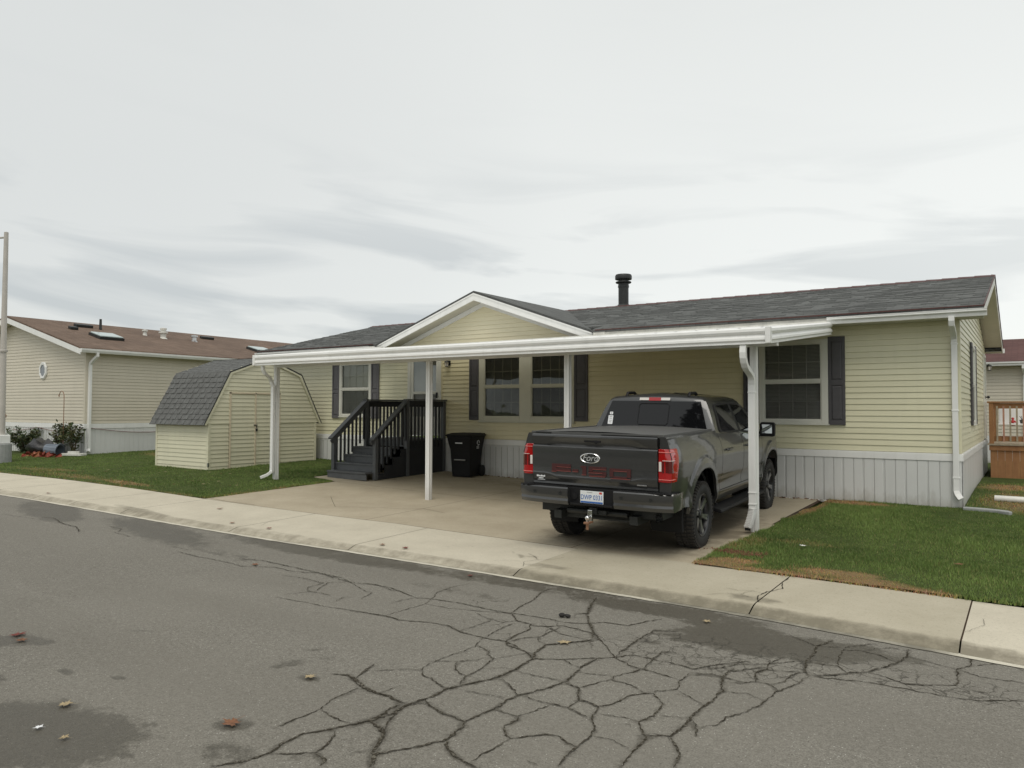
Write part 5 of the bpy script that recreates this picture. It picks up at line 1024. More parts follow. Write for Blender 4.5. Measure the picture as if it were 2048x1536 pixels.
# things on the deck: white shelf/bench with coloured toys
bn=thing('bench','white bench standing on the deck behind the railing','bench',(.95,7.6,DZ+.004))
w=MB(); w.box(-.65,.75,-.22,.22,.40,.44); w.obj('seat','white',bn,bevel=.01)
for x in(-.58,.64):
    w=MB(); w.box(x,x+.05,-.2,.2,0,.40); w.obj('leg','white',bn,bevel=.006)
w=MB(); w.box(-.65,.75,.2,.24,.44,.80); w.obj('backrest','white',bn,bevel=.01)
w=MB(); w.sphere((-.36,0,.30),.045,12); w.sphere((-.36,0,.37),.032,12); w.tube([(-.40,-.02,.32),(-.43,-.03,.26)],.012,6); w.tube([(-.32,-.02,.32),(-.29,-.03,.26)],.012,6); w.box(-.41,-.31,-.05,.05,.20,.25)
o=w.obj('ornament',mat('red_ornament',(.42,.03,.03),.5),None,smooth=True); o.location=(.95,7.6,DZ+.19); tag(o,'small red ornament on the white bench','ornament')
w=MB(); w.lathe([(0,.44),(.04,.44),(.06,.53),(.0,.53)],12); 
for k in range(7): a=k*.9; w.tube([(0,0,.50),(.03*math.cos(a),.03*math.sin(a),.58),(.06*math.cos(a),.06*math.sin(a),.62)],.006,5)
o=w.obj('flower_pot',mat('dark_pot',(.05,.055,.05),.6),None,smooth=True); o.location=(.78,7.6,DZ+.004); tag(o,'dark flower pot on the right of the white bench','plant pot')
# ================================================================ STREET LAMP
sl=thing('street_lamp','tall tan metal street lamp on a concrete footing at the left edge','street lamp',(-22.42,-5.25,0))
w=MB(); w.lathe([(0,.0),(.26,.0),(.26,.60),(.25,.62),(0,.62)],20); w.obj('concrete_footing','concretegrey',sl,bevel=.006)
w=MB(); w.box(-.17,.17,-.17,.17,.62,.86); w.obj('base_cover','white',sl,bevel=.02)
w=MB(); w.lathe([(.095,.86),(.085,2.5),(.075,3.2),(.055,6.48),(0,6.5)],18); w.lathe([(.11,3.15),(.11,3.2),(.09,3.21)],18); w.obj('pole','pole',sl,smooth=True)
w=MB(); w.tube([(0,0,6.34),(-.35,-.05,6.36),(-.9,-.1,6.42)],.028,8); w.obj('arm','pole',sl,smooth=True)
w=MB(); w.box(-1.5,-.85,-.25,.08,6.36,6.50); lh=w.obj('lamp_head','blackmetal',sl,bevel=.03); w=MB(); w.box(-1.42,-.93,-.2,.03,6.345,6.36); w.obj('lens','clearlens',lh)
# ================================================================ SMALL THINGS
w=MB(); w.tube([(.42,1.12,0),(2.6,1.02,0)],.055,16,cap=False); w.tube([(.42,1.12,0),(2.6,1.02,0)],.048,16,cap=False); o=w.obj('pipe','pvc',None,smooth=True); o.location=(0,0,g(.5,1.1)+.075); tag(o,'white plastic pipe lying on the grass beside the house end','pipe')
w=MB(); P=[(.03,-.06),(.03,-.20),(.30,-.26),(.50,-.31),(.66,-.42),(.70,-.36),(.66,-.24),(.5,-.14),(.3,-.08)]
w.prism([(a,b,-.02) for a,b in P],(0,0,.075)); o=w.obj('edging_block','concretegrey',None,bevel=.012); tag(o,'grey curved concrete splash block at the foot of the house corner','splash block')
# junk by the neighbour's corner
t=thing('plastic_tub','grey ribbed plastic tub tipped over among the bushes','tub',(-23.75,-3.3,.31),tuple(Vector((.86,.48,-.12)).to_track_quat('Z','Y').to_euler()))
t.scale=(.85,.85,.85)
w=MB(); w.lathe([(0,-.26),(.19,-.26),(.235,.22),(.265,.23),(.265,.26),(.22,.26),(.18,-.22),(0,-.22)],28)
for k in range(14): a=2*PI*k/14; w.bar((.195*math.cos(a),.195*math.sin(a),-.24),(.238*math.cos(a),.238*math.sin(a),.20),.012,.012)
w.obj('body','tub',t,smooth=True)
w=MB(); w.lathe([(.262,.225),(.275,.235),(.275,.262),(.262,.27)],28); w.obj('rim','tub',t,smooth=True)
R6=random.Random(11)
w=MB()
for _ in range(46):
    x,y=R6.gauss(-23.5,.38),R6.gauss(-3.75,.16); z=g(x,y)+.03; a=R6.uniform(0,PI); r=R6.uniform(.05,.16); w.add([(x-r*math.cos(a),y-r*math.sin(a),z),(x+r*math.cos(a),y+r*math.sin(a),z+.04),(x+r*.4,y+.05,z+R6.uniform(.05,.17)),(x-r*.4,y-.05,z+R6.uniform(.02,.12))],[(0,1,2,3)],R6.choice((0,0,1)))
o=w.obj('toy_heap',['redjunk',mat('orange_plastic',(.30,.10,.04),.6,var=.4,vs=14)],None); tag(o,'red and orange plastic toys heaped on the grass before the tub','toys')
w=MB(); P=[]
for i in range(7):
    ring=[]; r=.42*math.sin(PI*(i+.6)/7.6)**.6
    for j in range(16): a=2*PI*j/16; rr=r*(1+.22*noise.noise(Vector((math.cos(a)*2,math.sin(a)*2,i*.7)))); ring.append((rr*math.cos(a)*1.3,rr*math.sin(a)*.8,.46*i/6*(1+.2*math.sin(a*3))))
    P.append(ring)
loft(w,P); o=w.obj('garbage_bag','blackbag',None,smooth=True); o.location=(-24.45,-3.35,.12); tag(o,'black sheeting bundled up at the left of the tub','bag')
w=MB(); w.box(-.34,.34,-.13,.13,0,.025); w.box(-.34,-.32,-.13,.13,.025,.07); w.box(.32,.34,-.13,.13,.025,.07); w.box(-.32,.32,-.13,-.11,.025,.07); w.box(-.32,.32,.11,.13,.025,.07); w.box(-.16,.12,-.07,.09,.03,.13)
o=w.obj('splash_tray','pvc',None,bevel=.006); o.location=(-23.0,-3.05,g(-23,-3)+.03); o.rotation_euler=(0,0,rad(25)); tag(o,'white splash tray under the downspout of the tan home','splash tray')
def bush(name,c,rx,ry,h,n,leaf,mts,label,seed,stems=14,cat='bush',group=None):
    R=random.Random(seed); t=thing(name,label,cat,c,group=group); w=MB(); tips=[]
    for k in range(stems):
        a=R.uniform(0,2*PI); r=R.random()**.5; hh=h*R.uniform(.5,1.0); tip=Vector((rx*r*math.cos(a),ry*r*math.sin(a),hh)); mid=Vector((tip.x*.4,tip.y*.4,hh*.55)); w.tube([(0,0,0),mid,tip],[.012,.008,.003],5); tips.append((mid,tip))
    w.obj('stem','soil',t); w=MB()
    for _ in range(n):
        m_,tp=R.choice(tips); q=m_.lerp(tp,R.random()**.7) if R.random()<.8 else Vector((0,0,0)).lerp(m_,R.random()); p=q+Vector((R.gauss(0,.05),R.gauss(0,.05),R.gauss(0,.03))); a=R.uniform(0,2*PI); e=R.uniform(-.3,1.0); d=Vector((math.cos(a)*math.cos(e),math.sin(a)*math.cos(e),math.sin(e))); s_=leaf*R.uniform(.6,1.3); sd_=d.cross(Vector((R.uniform(-1,1),R.uniform(-1,1),1))).normalized()*s_*.28
        if p.z<.02: p.z=.02
        w.add([p,p+d*s_*.5+sd_,p+d*s_,p+d*s_*.5-sd_],[(0,1,2,3)],R.randrange(len(mts)))
    w.obj('foliage',mts,t); return t
bush('bush',(-26.1,-3.15,.13),.95,.35,.85,1500,.10,['foliage','foliage','foliage2'],'dark straggly bush at the left below the oval window',1,22)
bush('bush',(-24.05,-2.98,.14),.35,.25,1.15,700,.10,['foliage2','foliage2','foliage'],'taller olive green shrub rising behind the grey tub',2,12)
bush('bush',(-23.15,-3.0,.14),.30,.22,.95,600,.10,['foliage','foliage2'],'thin dark shrub between the tub and the white downspout',3,12)
bush('weed',(-22.4,-.5,.17),.12,.1,.45,90,.10,['foliage'],'small weed tuft growing against the tan home skirting',4,5,'weed')
def hook(c,h,lab,s_=1):
    t=thing('shepherd_hook',lab,'garden hook',c); w=MB(); P=[(0,0,0),(0,0,h-.18)]+[(-s_*.16*(1-math.cos(a)),0,h-.18+.18*math.sin(a)) for a in [i*PI/8 for i in range(1,9)]]+[(-s_*.36,0,h-.12)]; w.tube(P,.011,6); w.obj('pole','rustymetal',t); return t
hook((-23.75,-3.02,.13),2.0,'tall thin shepherd hook next to the corner of the tan home'); hook((-26.4,-3.7,.13),1.35,'short rusty garden hook beside the street lamp',-1)
# dark clod and leaves
w=MB()
for dx,dy,r in ((-.032,0,.030),(.026,.012,.024),(.0,.03,.02)): w.sphere((dx,dy,r*.55),r,10,sz=.6)
o=w.obj('clod','rock',None,smooth=True); o.location=(-2.46,-8.56,-.225); tag(o,'small dark clod lying on the cracked asphalt','clod')
def leaf(x,y,z,s,m_,lab,seed,group=None):
    R=random.Random(seed); w=MB(); n=26; P=[]
    for i in range(n):
        a=2*PI*i/n; rr=s*(.52+.48*abs(math.cos(a*2.5)))*R.uniform(.85,1.12)*(.65 if i%2 else 1); P.append((rr*math.cos(a),rr*math.sin(a)*.8,.010+.35*s*R.uniform(0,.35)*(rr/s)))
    w.add([(0,0,.006)]+P,[(0,i+1,(i+1)%n+1) for i in range(n)]); w.add([(-s*.02,0,.008),(s*.02,0,.008),(s*.1,-s*1.35,.012),(s*.06,-s*1.35,.012)],[(0,1,2,3)])
    o=w.obj('fallen_leaf',m_,None); o.location=(x,y,z+.004); o.rotation_euler=(R.uniform(-.06,.06),R.uniform(-.06,.06),R.uniform(0,6.28)); tag(o,lab,'leaf',group); return o
RZ=-.23
LV=[(-2.90,-11.63,.075,'leafbrown','curled brown leaf in a round damp spot on the near asphalt'),(-3.12,-10.86,.055,'leaftan','tan leaf beside the scuffed streak on the asphalt'),(-3.98,-12.05,.060,'leaftan','pale tan leaf on the large damp patch, uppermost there'),
(-5.80,-11.57,.075,'leafred','dark red brown leaf at the left photo edge'),(-5.62,-11.62,.06,'leafbrown','brown leaf beside the dark red one at the left edge'),(-3.49,-12.28,.035,'leaftan','small yellowish leaf, lowest on the damp patch'),(-3.75,-12.30,.035,'sticker','small pale green leaf at the bottom of the damp patch'),
(-2.09,-9.2,.07,'leaftan','orange tan leaf in the middle of the crack network'),(-1.38,-7.98,.05,'leaftan','pale leaf on the dark asphalt patch near the kerb'),(-6.56,-8.75,.06,'leafbrown','pinkish brown leaf on a long crack left of centre'),(-4.15,-7.75,.05,'leafred','small dull red leaf on asphalt before the truck'),
(-2.27,-7.33,.06,'leaftan','pale twisted leaf lying in the gutter below the truck')]
for i,(x,y,s,m_,l) in enumerate(LV): leaf(x,y,roadz(x,0),s,m_,l,i)
for i,(x,y,m_,l) in enumerate([(-5.60,-7.22,'leafred','bright red brown leaf on the kerb before the second post'),(-6.0,-7.22,'leafbrown','brown leaf on the kerb left of the red one'),(-10.28,-6.69,'leafbrown','single brown leaf on the sidewalk by the driveway mouth'),(-14.4,-6.22,'leaftan','tan leaf at the edge of the left lawn'),(-14.2,-7.65,'leafred','red leaf on the kerb far to the left'),(-9.0,-7.35,'leafbrown','brown leaf lying on the kerb below the driveway crack'),(-8.2,-7.3,'leafred','small dark red leaf on the kerb near the driveway middle'),(.30,-4.9,'leafbrown','orange brown leaf on the right lawn'),(-1.35,-4.75,'pvc','pale curled leaf on the right lawn')]): leaf(x,y,g(x,y)+(.06 if x>-2 or x==-14.4 else .006),.06,m_,l,50+i)
for i in range(26):
    x=R6.uniform(-19,-11.8); y=R6.uniform(-6.1,-3.9); leaf(x,y,lz(x,y)+.03,.045,R6.choice(('leaftan','leafbrown')),'one of the small dry leaves scattered over the left lawn',90+i,'small dry leaves on the left lawn')
for i in range(16):
    x=R6.uniform(-10.8,-1.2); y=R6.uniform(-.22,-.07); leaf(x,y,g(x,y)+.01,.04,R6.choice(('leafbrown','leafred')),'one of the small brown leaves lying against the skirting under the carport',140+i,'brown leaves along the skirting')
w=MB()
for _ in range(420):
    x=-1.95+R6.gauss(0,.15); y=-5.38+R6.gauss(0,.07); z=g(x,y)+.03; r=R6.uniform(.006,.02); a=R6.uniform(0,PI); w.add([(x-r*math.cos(a),y-r*math.sin(a),z),(x+r*math.cos(a),y+r*math.sin(a),z+.008),(x+r*.5,y+r,z+.02)],[(0,1,2)])
o=kind(w.obj('mulch','redmulch'),'stuff'); tag(o,'reddish brown mulch crumbs at the corner of driveway and lawn','mulch')
# ================================================================ ACROSS THE STREET (behind the camera, seen only as reflections)
oh=thing('mobile_home','tan home across the street, mirrored faintly in the house windows','house')
w=MB(); siding(w,15,.7,2.9,lambda u,d,z:(-16+u,-25+d,z),[(3,4.2,1.2,2.6),(8,9.2,1.2,2.6)],c=.2032); w.box(-16,-1,-33,-25.02,-.3,2.9); w.obj('wall','siding_tan',oh)
w=MB(); w.prism([(-16.4,-24.6,2.9),(-16.4,-29,4.1),(-16.4,-33.4,2.9)],(15.8,0,0)); w.obj('roof','shinglebrown',oh)
w=MB(); w.box(-13.05,-11.75,-24.97,-24.9,1.15,2.65); w.box(-8.05,-6.75,-24.97,-24.9,1.15,2.65); w.obj('window','frame',oh)
def conifer(x,y,h,r,seed,lab):
    R=random.Random(seed); t=thing('conifer',lab,'tree',(x,y,-.25)); w=MB(); w.tube([(0,0,0),(0,0,h*.5),(0,0,h)],[.22,.13,.02],8); w.obj('trunk','soil',t); w=MB()
    z=1.6
    while z<h-.2:
        rr=r*(1-(z-1.6)/(h-1.6))**.8+.15; nb=9
        for k in range(nb):
            a=R.uniform(0,2*PI); L=rr*R.uniform(.7,1.1); d=Vector((math.cos(a),math.sin(a),-.15)); q=Vector((-d.y,d.x,0))
            for j in range(int(L*7)):
                p=Vector((0,0,z))+d*(j/7+.15); s_=.30*R.uniform(.6,1.2)*(1-j/(L*9)); 
                for sg in (-1,1): w.add([p,p+d*.12+q*sg*s_+Vector((0,0,-.06)),p+d*.3+q*sg*s_*.55+Vector((0,0,-.10)),p+d*.22],[(0,1,2,3)])
        z+=.34
    w.obj('crown','foliage',t)
conifer(-6.6,-20.6,15,3.6,1,'tall dark conifer across the street, mirrored in the rear window of the truck')
# ================================================================ PICKUP TRUCK (local: x right, y forward, z up, rear axle at origin)
tk=thing('pickup_truck','dark grey crew cab pickup truck parked under the carport, tailgate towards the street','truck',(-3.4618,-5.1753,-.1157))
tk.rotation_mode='QUATERNION'
tk.rotation_quaternion=(Matrix.Rotation(.05712,3,'Z')@Matrix.Rotation(.0188,3,'X')@Matrix.Rotation(.013,3,'Y')).to_quaternion()
WB=3.69; AR=.416
def arch(y):
    z=.50
    for yc,hw in ((0,.535),(WB,.53)):
        d=abs(y-yc)/hw
        if d<1: z=max(z,.43+.585*(1-d**2.4)**(1/2.4))
    if y<-.55: z=max(z,.60+.12*sm((-.95-y)/.15))
    return z
def ztop(y): return interp([(-1.15,1.425),(.80,1.435),(.86,1.40),(1.9,1.375),(2.2,1.345),(2.7,1.30),(3.1,1.315),(3.5,1.30),(4.2,1.22),(4.62,1.10)],y)
def sx(y,z):
    x=interp([(.40,.90),(.50,.945),(.60,.985),(.72,.975),(.80,.985),(.95,1.0),(1.10,1.004),(1.20,.995),(1.28,.975),(1.36,.945),(1.42,.915),(1.5,.89)],z)
    if .60<y<3.2 and z<.84: x-=.022*sm((.84-z)/.06)
    for yc in (0,WB):
        r=math.hypot((y-yc),(z-.43)*.93); x+=.030*sm((.70-r)/.05)*sm((z-.35)/.1)
        x+=.008*sm((.62-r)/.02)
    x-=.10*sm((y-3.95)/.75)**1.5; x-=.034*sm((-.8-y)/.3)
    return x
def panel(mb,ys,nr,s_,zl=None,zt=None,inn=.035,d=0):
    vs=[];n=nr+1
    for y in ys:
        a=(zl or arch)(y)-d; b=(zt or ztop)(y)
        for i in range(n): z=a+(b-a)*i/nr; vs.append((s_*(sx(y,z)+d),y,z))
    mb.add(vs,[(i*n+j,(i+1)*n+j,(i+1)*n+j+1,i*n+j+1) for i in range(len(ys)-1) for j in range(nr)])
    # turned-in lower lip
    vs=[]
    for y in ys: a=(zl or arch)(y)-d; vs+= [(s_*(sx(y,a)+d),y,a),(s_*(sx(y,a)-inn),y,a-.002)]
    mb.add(vs,[(2*i,2*i+1,2*i+3,2*i+2) for i in range(len(ys)-1)])
def ysr(a,b,extra=()): 
    L=lin(a,b,.045)
    for yc,hw in ((0,.535),(WB,.53)):
        for k in range(25):
            q=yc-hw*math.cos(PI*k/24)
            if a<q<b: L.append(q)
    return sorted(set(round(q,4) for q in L))
w=MB()
for s_ in (-1,1):
    panel(w,ysr(-1.13,.835),26,s_)                                     # bed side
    panel(w,ysr(3.115,4.62),26,s_)                                     # front wing
    panel(w,lin(.845,3.105,.1),6,s_,lambda y:.50,lambda y:.63)         # sill
    # bed rail top and cap
    w.add([(s_*q,y,z) for y in (-1.13,.82) for q,z in ((.915,1.425),(.90,1.447),(.80,1.450),(.78,1.44),(.78,1.36))],[(i,i+1,i+6,i+5) for i in range(4)])
    w.add([(s_*.96,-1.13,.62),(s_*.975,-1.13,.9),(s_*.98,-1.13,1.2),(s_*.915,-1.13,1.425),(s_*.90,-1.13,1.447),(s_*.83,-1.13,1.447),(s_*.83,-1.13,.62)],[(0,1,2,3,4,5,6)])
    # rear corner panel between tailgate and side, turned in
# bonnet and nose
def hz(x,y): return 1.30-.03*(abs(x)/.9)**2 -.02*sm((y-3.4)/1)-.16*sm((y-4.25)/.5)+(.03 if .35<abs(x)<.6 else 0)
xs_=lin(-.90,.90,.1); ysn=lin(3.40,4.74,.08); n=len(xs_)
w.add([(x*(1-.10*sm((y-3.9)/.9)),y,hz(x,y)) for y in ysn for x in xs_],[(i*n+j,i*n+j+1,(i+1)*n+j+1,(i+1)*n+j) for i in range(len(ysn)-1) for j in range(n-1)])
loft(w,[[(x,4.74-.10*(x/.9)**2,z) for x,z in ((-.82,.60),(-.86,.9),(-.80,1.08),(.80,1.08),(.86,.9),(.82,.60))],[(x,4.62,z) for x,z in ((-.88,.60),(-.92,.9),(-.84,1.12),(.84,1.12),(.92,.9),(.88,.60))]])
body=w.obj('body','paint',tk,smooth=True,angle=28)
# cab shell
def ring(hw,yr,yf,z,br=.02,bf=.10,cz_=0,r=.05):
    P=[]; m=10
    for i in range(m+1): t=-1+2*i/m; P.append((t*(hw-r),yr-br*(1-t*t),z+cz_*(1-t*t)))
    P+= [(hw-r*.3,yr+r*.3,z)]
    for i in range(1,m): t=i/m; P.append((hw,yr+r+(yf-yr-2*r)*t,z))
    P+= [(hw-r*.3,yf-r*.3,z)]
    for i in range(m+1): t=1-2*i/m; P.append((t*(hw-r),yf+bf*(1-t*t),z+cz_*(1-t*t)))
    P+= [(-hw+r*.3,yf-r*.3,z)]
    for i in range(1,m): t=1-i/m; P.append((-hw,yr+r+(yf-yr-2*r)*t,z))
    P+= [(-hw+r*.3,yr+r*.3,z)]
    return P
def belt(P): return [(x,y,ztop(max(y,.86))-.02 if y>.9 else z) for x,y,z in P]
w=MB()
R_=[ring(.925,.835,3.48,1.30),belt(ring(.925,.815,3.46,1.40)),ring(.905,.835,3.30,1.46),ring(.80,.925,2.78,1.72,.02),ring(.745,.965,2.58,1.83,.022,.09,.004),ring(.715,.985,2.48,1.868,.024,.085,.012),ring(.66,1.02,2.38,1.897,.026,.08,.02),ring(.55,1.10,2.25,1.915,.02,.06,.028),ring(.30,1.30,2.0,1.925,.01,.03,.034),ring(.12,1.5,1.8,1.930,.005,.01,.03)]
loft(w,R_,cap=True); cab=w.obj('cab','paint',tk,smooth=True,angle=32)
def cs(y,z,d=.006):  # side plane of the greenhouse
    return interp([(1.30,.925),(1.40,.925),(1.46,.905),(1.72,.80),(1.83,.745)],z)+d
def cr_(x,z,d=.006):
    t=abs(x)/.85; yr=interp([(1.40,.815),(1.46,.835),(1.72,.925),(1.83,.965),(1.868,.985)],z); return yr-.021*(1-t*t)-d
def gridq(mb,fn,us,vs_):
    n=len(vs_); mb.add([fn(u,v) for u in us for v in vs_],[(i*n+j,(i+1)*n+j,(i+1)*n+j+1,i*n+j+1) for i in range(len(us)-1) for j in range(n-1)])
# rear window
w=MB(); gridq(w,lambda u,v:(u*interp([(1.42,.80),(1.84,.665)],v),cr_(u*interp([(1.42,.80),(1.84,.665)],v),v,.020),v),lin(-1,1,.1),lin(1.42,1.835,.1)); rw=w.obj('rear_window','tinted',cab,smooth=True)
w=MB(); P=[(-.20,1.50),(-.225,1.525),(-.225,1.775),(-.20,1.80),(.20,1.80),(.225,1.775),(.225,1.525),(.20,1.50),(-.20,1.50)]
w.tube([(x,cr_(x,z,.022),z) for x,z in P],.007,6); w.obj('slider_frame','blackplastic',rw)
w=MB(); gridq(w,lambda u,v:(u,cr_(u,v,.024),v),lin(-.72,-.65,.035),lin(1.555,1.61,.03)); gridq(w,lambda u,v:(u,cr_(u,v,.024),v),lin(-.735,-.655,.04),lin(1.46,1.55,.05)) ; w=MB(); w.v=[];
gridq(w,lambda u,v:(u,cr_(u,v,.024),v),[-.675,-.625],[1.635,1.672]); gridq(w,lambda u,v:(u,cr_(u,v,.024),v),[-.69,-.615],[1.495,1.62]); lb=w.obj('sticker','sticker',rw,label='white stickers at the left of the rear window')
w=MB()
for z in (1.52,1.545,1.575,1.60): gridq(w,lambda u,v:(u,cr_(u,v,.027),v),[-.675,-.63],[z,z+.008])
gridq(w,lambda u,v:(u,cr_(u,v,.027),v),[-.66,-.64],[1.648,1.66]); w.obj('print','concretegrey',lb)
# third brake lamp
w=MB(); gridq(w,lambda u,v:(u,cr_(u,v,.022)-.004,v),lin(-.235,-.085,.03),[1.848,1.885]); gridq(w,lambda u,v:(u,cr_(u,v,.022)-.004,v),lin(.085,.225,.03),[1.848,1.885]); hl=w.obj('cargo_lamp','clearlens',cab)
w=MB(); gridq(w,lambda u,v:(u,cr_(u,v,.026)-.004,v),lin(-.09,.09,.03),[1.842,1.888]); w.obj('brake_lamp','redlens',cab,label='red centre brake lamp above the rear window')
for x in (-.47,.47):
    w=MB(); w.tube([(x,1.02,1.90),(x,1.05,1.948),(x,1.30,1.955),(x,1.36,1.93)],.022,8); w.obj('roof_rail','blackplastic',cab,smooth=True)
# side glass, pillars, doors, handles, mirrors
for s_ in (-1,1):
    SP=lambda y,z,d=.006:(s_*cs(y,z,d),y,z)
    # black surround then two tinted panes
    w=MB(); top=1.80
    def belty(y): return ztop(y)+.012
    O=lambda u,v,y0,y1,t0,t1,b0=0,d=.006: None
    def quadstrip(mb,lo,hi,d):  # lo,hi lists of (y,z)
        m=6
        for i in range(len(lo)-1):
            pass
        vs=[]
        for (a,b),(c,e) in zip(lo,hi):
            for k in range(m+1): t=k/m; y=a+(c-a)*t; z=b+(e-b)*t; vs.append(SP(y,z,d))
        mb.add(vs,[(i*(m+1)+k,(i+1)*(m+1)+k,(i+1)*(m+1)+k+1,i*(m+1)+k+1) for i in range(len(lo)-1) for k in range(m)])
    quadstrip(w,[(.98,1.44),(1.03,1.41),(1.5,1.395),(2.0,1.385),(2.5,1.35),(2.9,1.335),(3.22,1.35)],[(1.13,1.765),(1.17,1.795),(1.5,1.815),(2.0,1.815),(2.35,1.80),(2.58,1.75),(3.20,1.36)],.004)
    sf=w.obj('window_surround','rubber',cab,smooth=True)
    w=MB(); quadstrip(w,[(1.07,1.455),(1.12,1.43),(1.9,1.415)],[(1.20,1.74),(1.24,1.775),(1.87,1.79)],.008); w.obj('side_window','tinted',sf,smooth=True)
    w=MB(); quadstrip(w,[(2.02,1.41),(2.5,1.375),(2.85,1.362),(3.05,1.37)],[(2.0,1.79),(2.33,1.775),(2.52,1.735),(3.04,1.385)],.008); w.obj('side_window','tinted',sf,smooth=True)
    # doors: panels a touch inside a dark gap
    for a,b in ((.845,1.955),(1.967,3.105)):
        w=MB(); ys=lin(a,b,.06); panel(w,ys,20,s_,lambda y:.64,lambda y:ztop(y)); 
        for y in (a,b):
            zs=[.64+(ztop(y)-.64)*i/20 for i in range(21)]; w.add([(s_*(sx(y,z)-k),y,z) for z in zs for k in (0,.05)],[(2*i,2*i+2,2*i+3,2*i+1) for i in range(20)])
        w.add([(s_*(sx(y,ztop(y))-k),y,ztop(y)+k*.3) for y in ys for k in (0,.045)],[(2*i,2*i+2,2*i+3,2*i+1) for i in range(len(ys)-1)])
        d_=w.obj('door','paint',tk,smooth=True,angle=28)
        hy=a+.30 if a<1 else a+.22
        h=MB(); zz=1.175; h.tube([(s_*(sx(hy,zz)+.002),hy-.10,zz),(s_*(sx(hy,zz)+.035),hy-.085,zz),(s_*(sx(hy,zz)+.038),hy+.10,zz+.004),(s_*(sx(hy,zz)+.004),hy+.12,zz)],.014,8); h.sphere((s_*(sx(hy,zz)+.012),hy+.155,zz),.018,8); h.obj('door_handle','paint',d_,smooth=True)
    # dark liner seen through the gaps and the wheel wells
    w=MB(); w.box(s_*.86,s_*.885,.55,3.2,.50,1.35); 
    for yc in (0,WB): w.lathe([(.56,.50),(.56,.90),(.50,.90)],20,Matrix.Translation((0,yc,.45))@Matrix.Rotation(s_*PI/2,4,'Y'),a0=(PI/2 if s_>0 else -PI/2)-.35,a1=(3*PI/2 if s_>0 else PI/2)+.35)
    w.obj('inner_liner','darkvoid',tk)
    # mirror
    w=MB(); y=3.02; w.prism([(s_*.93,y-.05,1.30),(s_*.93,y+.07,1.30),(s_*1.02,y+.05,1.30),(s_*1.02,y-.03,1.30)],(0,0,.04)); loft(w,[[(s_*(.985+a*.46),y+.02+q,1.265+b) for a,b in ((0,.0),(.46,.0),(.5,.03),(.5,.19),(.46,.225),(.04,.225),(0,.19))] for q in (-.03,.05)]+[[(s_*(1.01+a*.36),y+.14,1.295+b*.7) for a,b in ((0,.0),(.46,.0),(.5,.03),(.5,.19),(.46,.225),(.04,.225),(0,.19))]]); mr=w.obj('side_mirror','blackplastic',tk,bevel=.008)
    w=MB(); w.add([(s_*(1.0+a*.42),y-.0185,1.285+b) for a,b in ((.05,.03),(.42,.03),(.42,.17),(.05,.17))],[(0,1,2,3)]); w.obj('mirror_glass','mirrorglass',mr)
    # running board
    w=MB(); w.prism([(s_*.86,.66,.43),(s_*1.03,.66,.40),(s_*1.045,.66,.365),(s_*1.03,.66,.345),(s_*.86,.66,.385)],(0,2.42,0)); w.bar((s_*.80,.95,.50),(s_*.90,.95,.41),.05,.03); w.bar((s_*.80,2.7,.50),(s_*.90,2.7,.41),.05,.03); w.obj('running_board','blackplastic',tk,bevel=.01)
    w=MB(); w.prism([(s_*.74,.50,.60),(s_*.97,.50,.60),(s_*.97,.50,.30),(s_*.76,.50,.30)],(0,.012,0)); w.obj('mud_flap','rubber',tk)
    # fender lip
    w=MB()
    for yc,hw in ((0,.535),(WB,.53)):
        P=[]
        for k in range(1,32):
            y=yc-hw*math.cos(PI*k/32); z=arch(y)-.004; P.append((s_*(sx(y,z)-.006),y,z))
        w.tube(P,.009,6)
    w.obj('wheel_arch_trim','rubber',tk,smooth=True)
# fuel door outline (left) and underbody
w=MB(); w.box(-.80,.80,-.95,4.3,.46,.62); w.box(-.78,.55,.75,2.9,.34,.48); w.box(-.5,.5,-.95,-.3,.40,.50); w.box(-.85,.85,3.2,4.5,.36,.5); w.box(-.55,-.45,-1.1,4.0,.40,.50); w.box(.45,.55,-1.1,4.0,.40,.50); w.tube([(-.72,0,AR),(.72,0,AR)],.045,12); w.sphere((0,0,AR),.16,14); w.tube([(-.72,WB,AR),(.72,WB,AR)],.045,12); w.box(-.2,.45,-.95,-.55,.42,.56)
w.tube([(.35,-.2,.52),(.45,-.5,.52)],.05,10); w.obj('underbody','blackmetal',tk)
w=MB(); w.tube([(.42,-.1,.50),(.60,-.62,.50),(.74,-.93,.495),(.785,-1.02,.49)],.042,16,cap=False); w.tube([(.745,-.94,.495),(.785,-1.02,.49)],.038,16,cap=False); w.obj('exhaust_pipe','satin',tk,smooth=True)
w=MB(); w.add([(.745+.03*math.cos(a)*.6,-.94,.495+.036*math.sin(a)) for a in [i*PI/6 for i in range(12)]],[tuple(range(12))]); w.obj('exhaust_opening','darkvoid',tk)
# tonneau cover
w=MB(); loft(w,[[(x,y,1.455+.028*(1-(x/.86)**2)+.0*y) for x in lin(-.86,.86,.1)] for y in (-1.10,-.5,.1,.70,.79)],cap=False,closed=False)
w.box(-.865,-.845,-1.10,.79,1.430,1.468); w.box(.845,.865,-1.10,.79,1.430,1.468); w.box(-.865,.865,-1.125,-1.10,1.435,1.470); w.obj('bed_cover','tonneau',tk,smooth=True)
w=MB(); w.box(-.80,-.58,-1.135,-1.12,1.452,1.460); w.box(.10,.80,-1.135,-1.122,1.444,1.452); w.obj('seal_gap','darkvoid',tk)
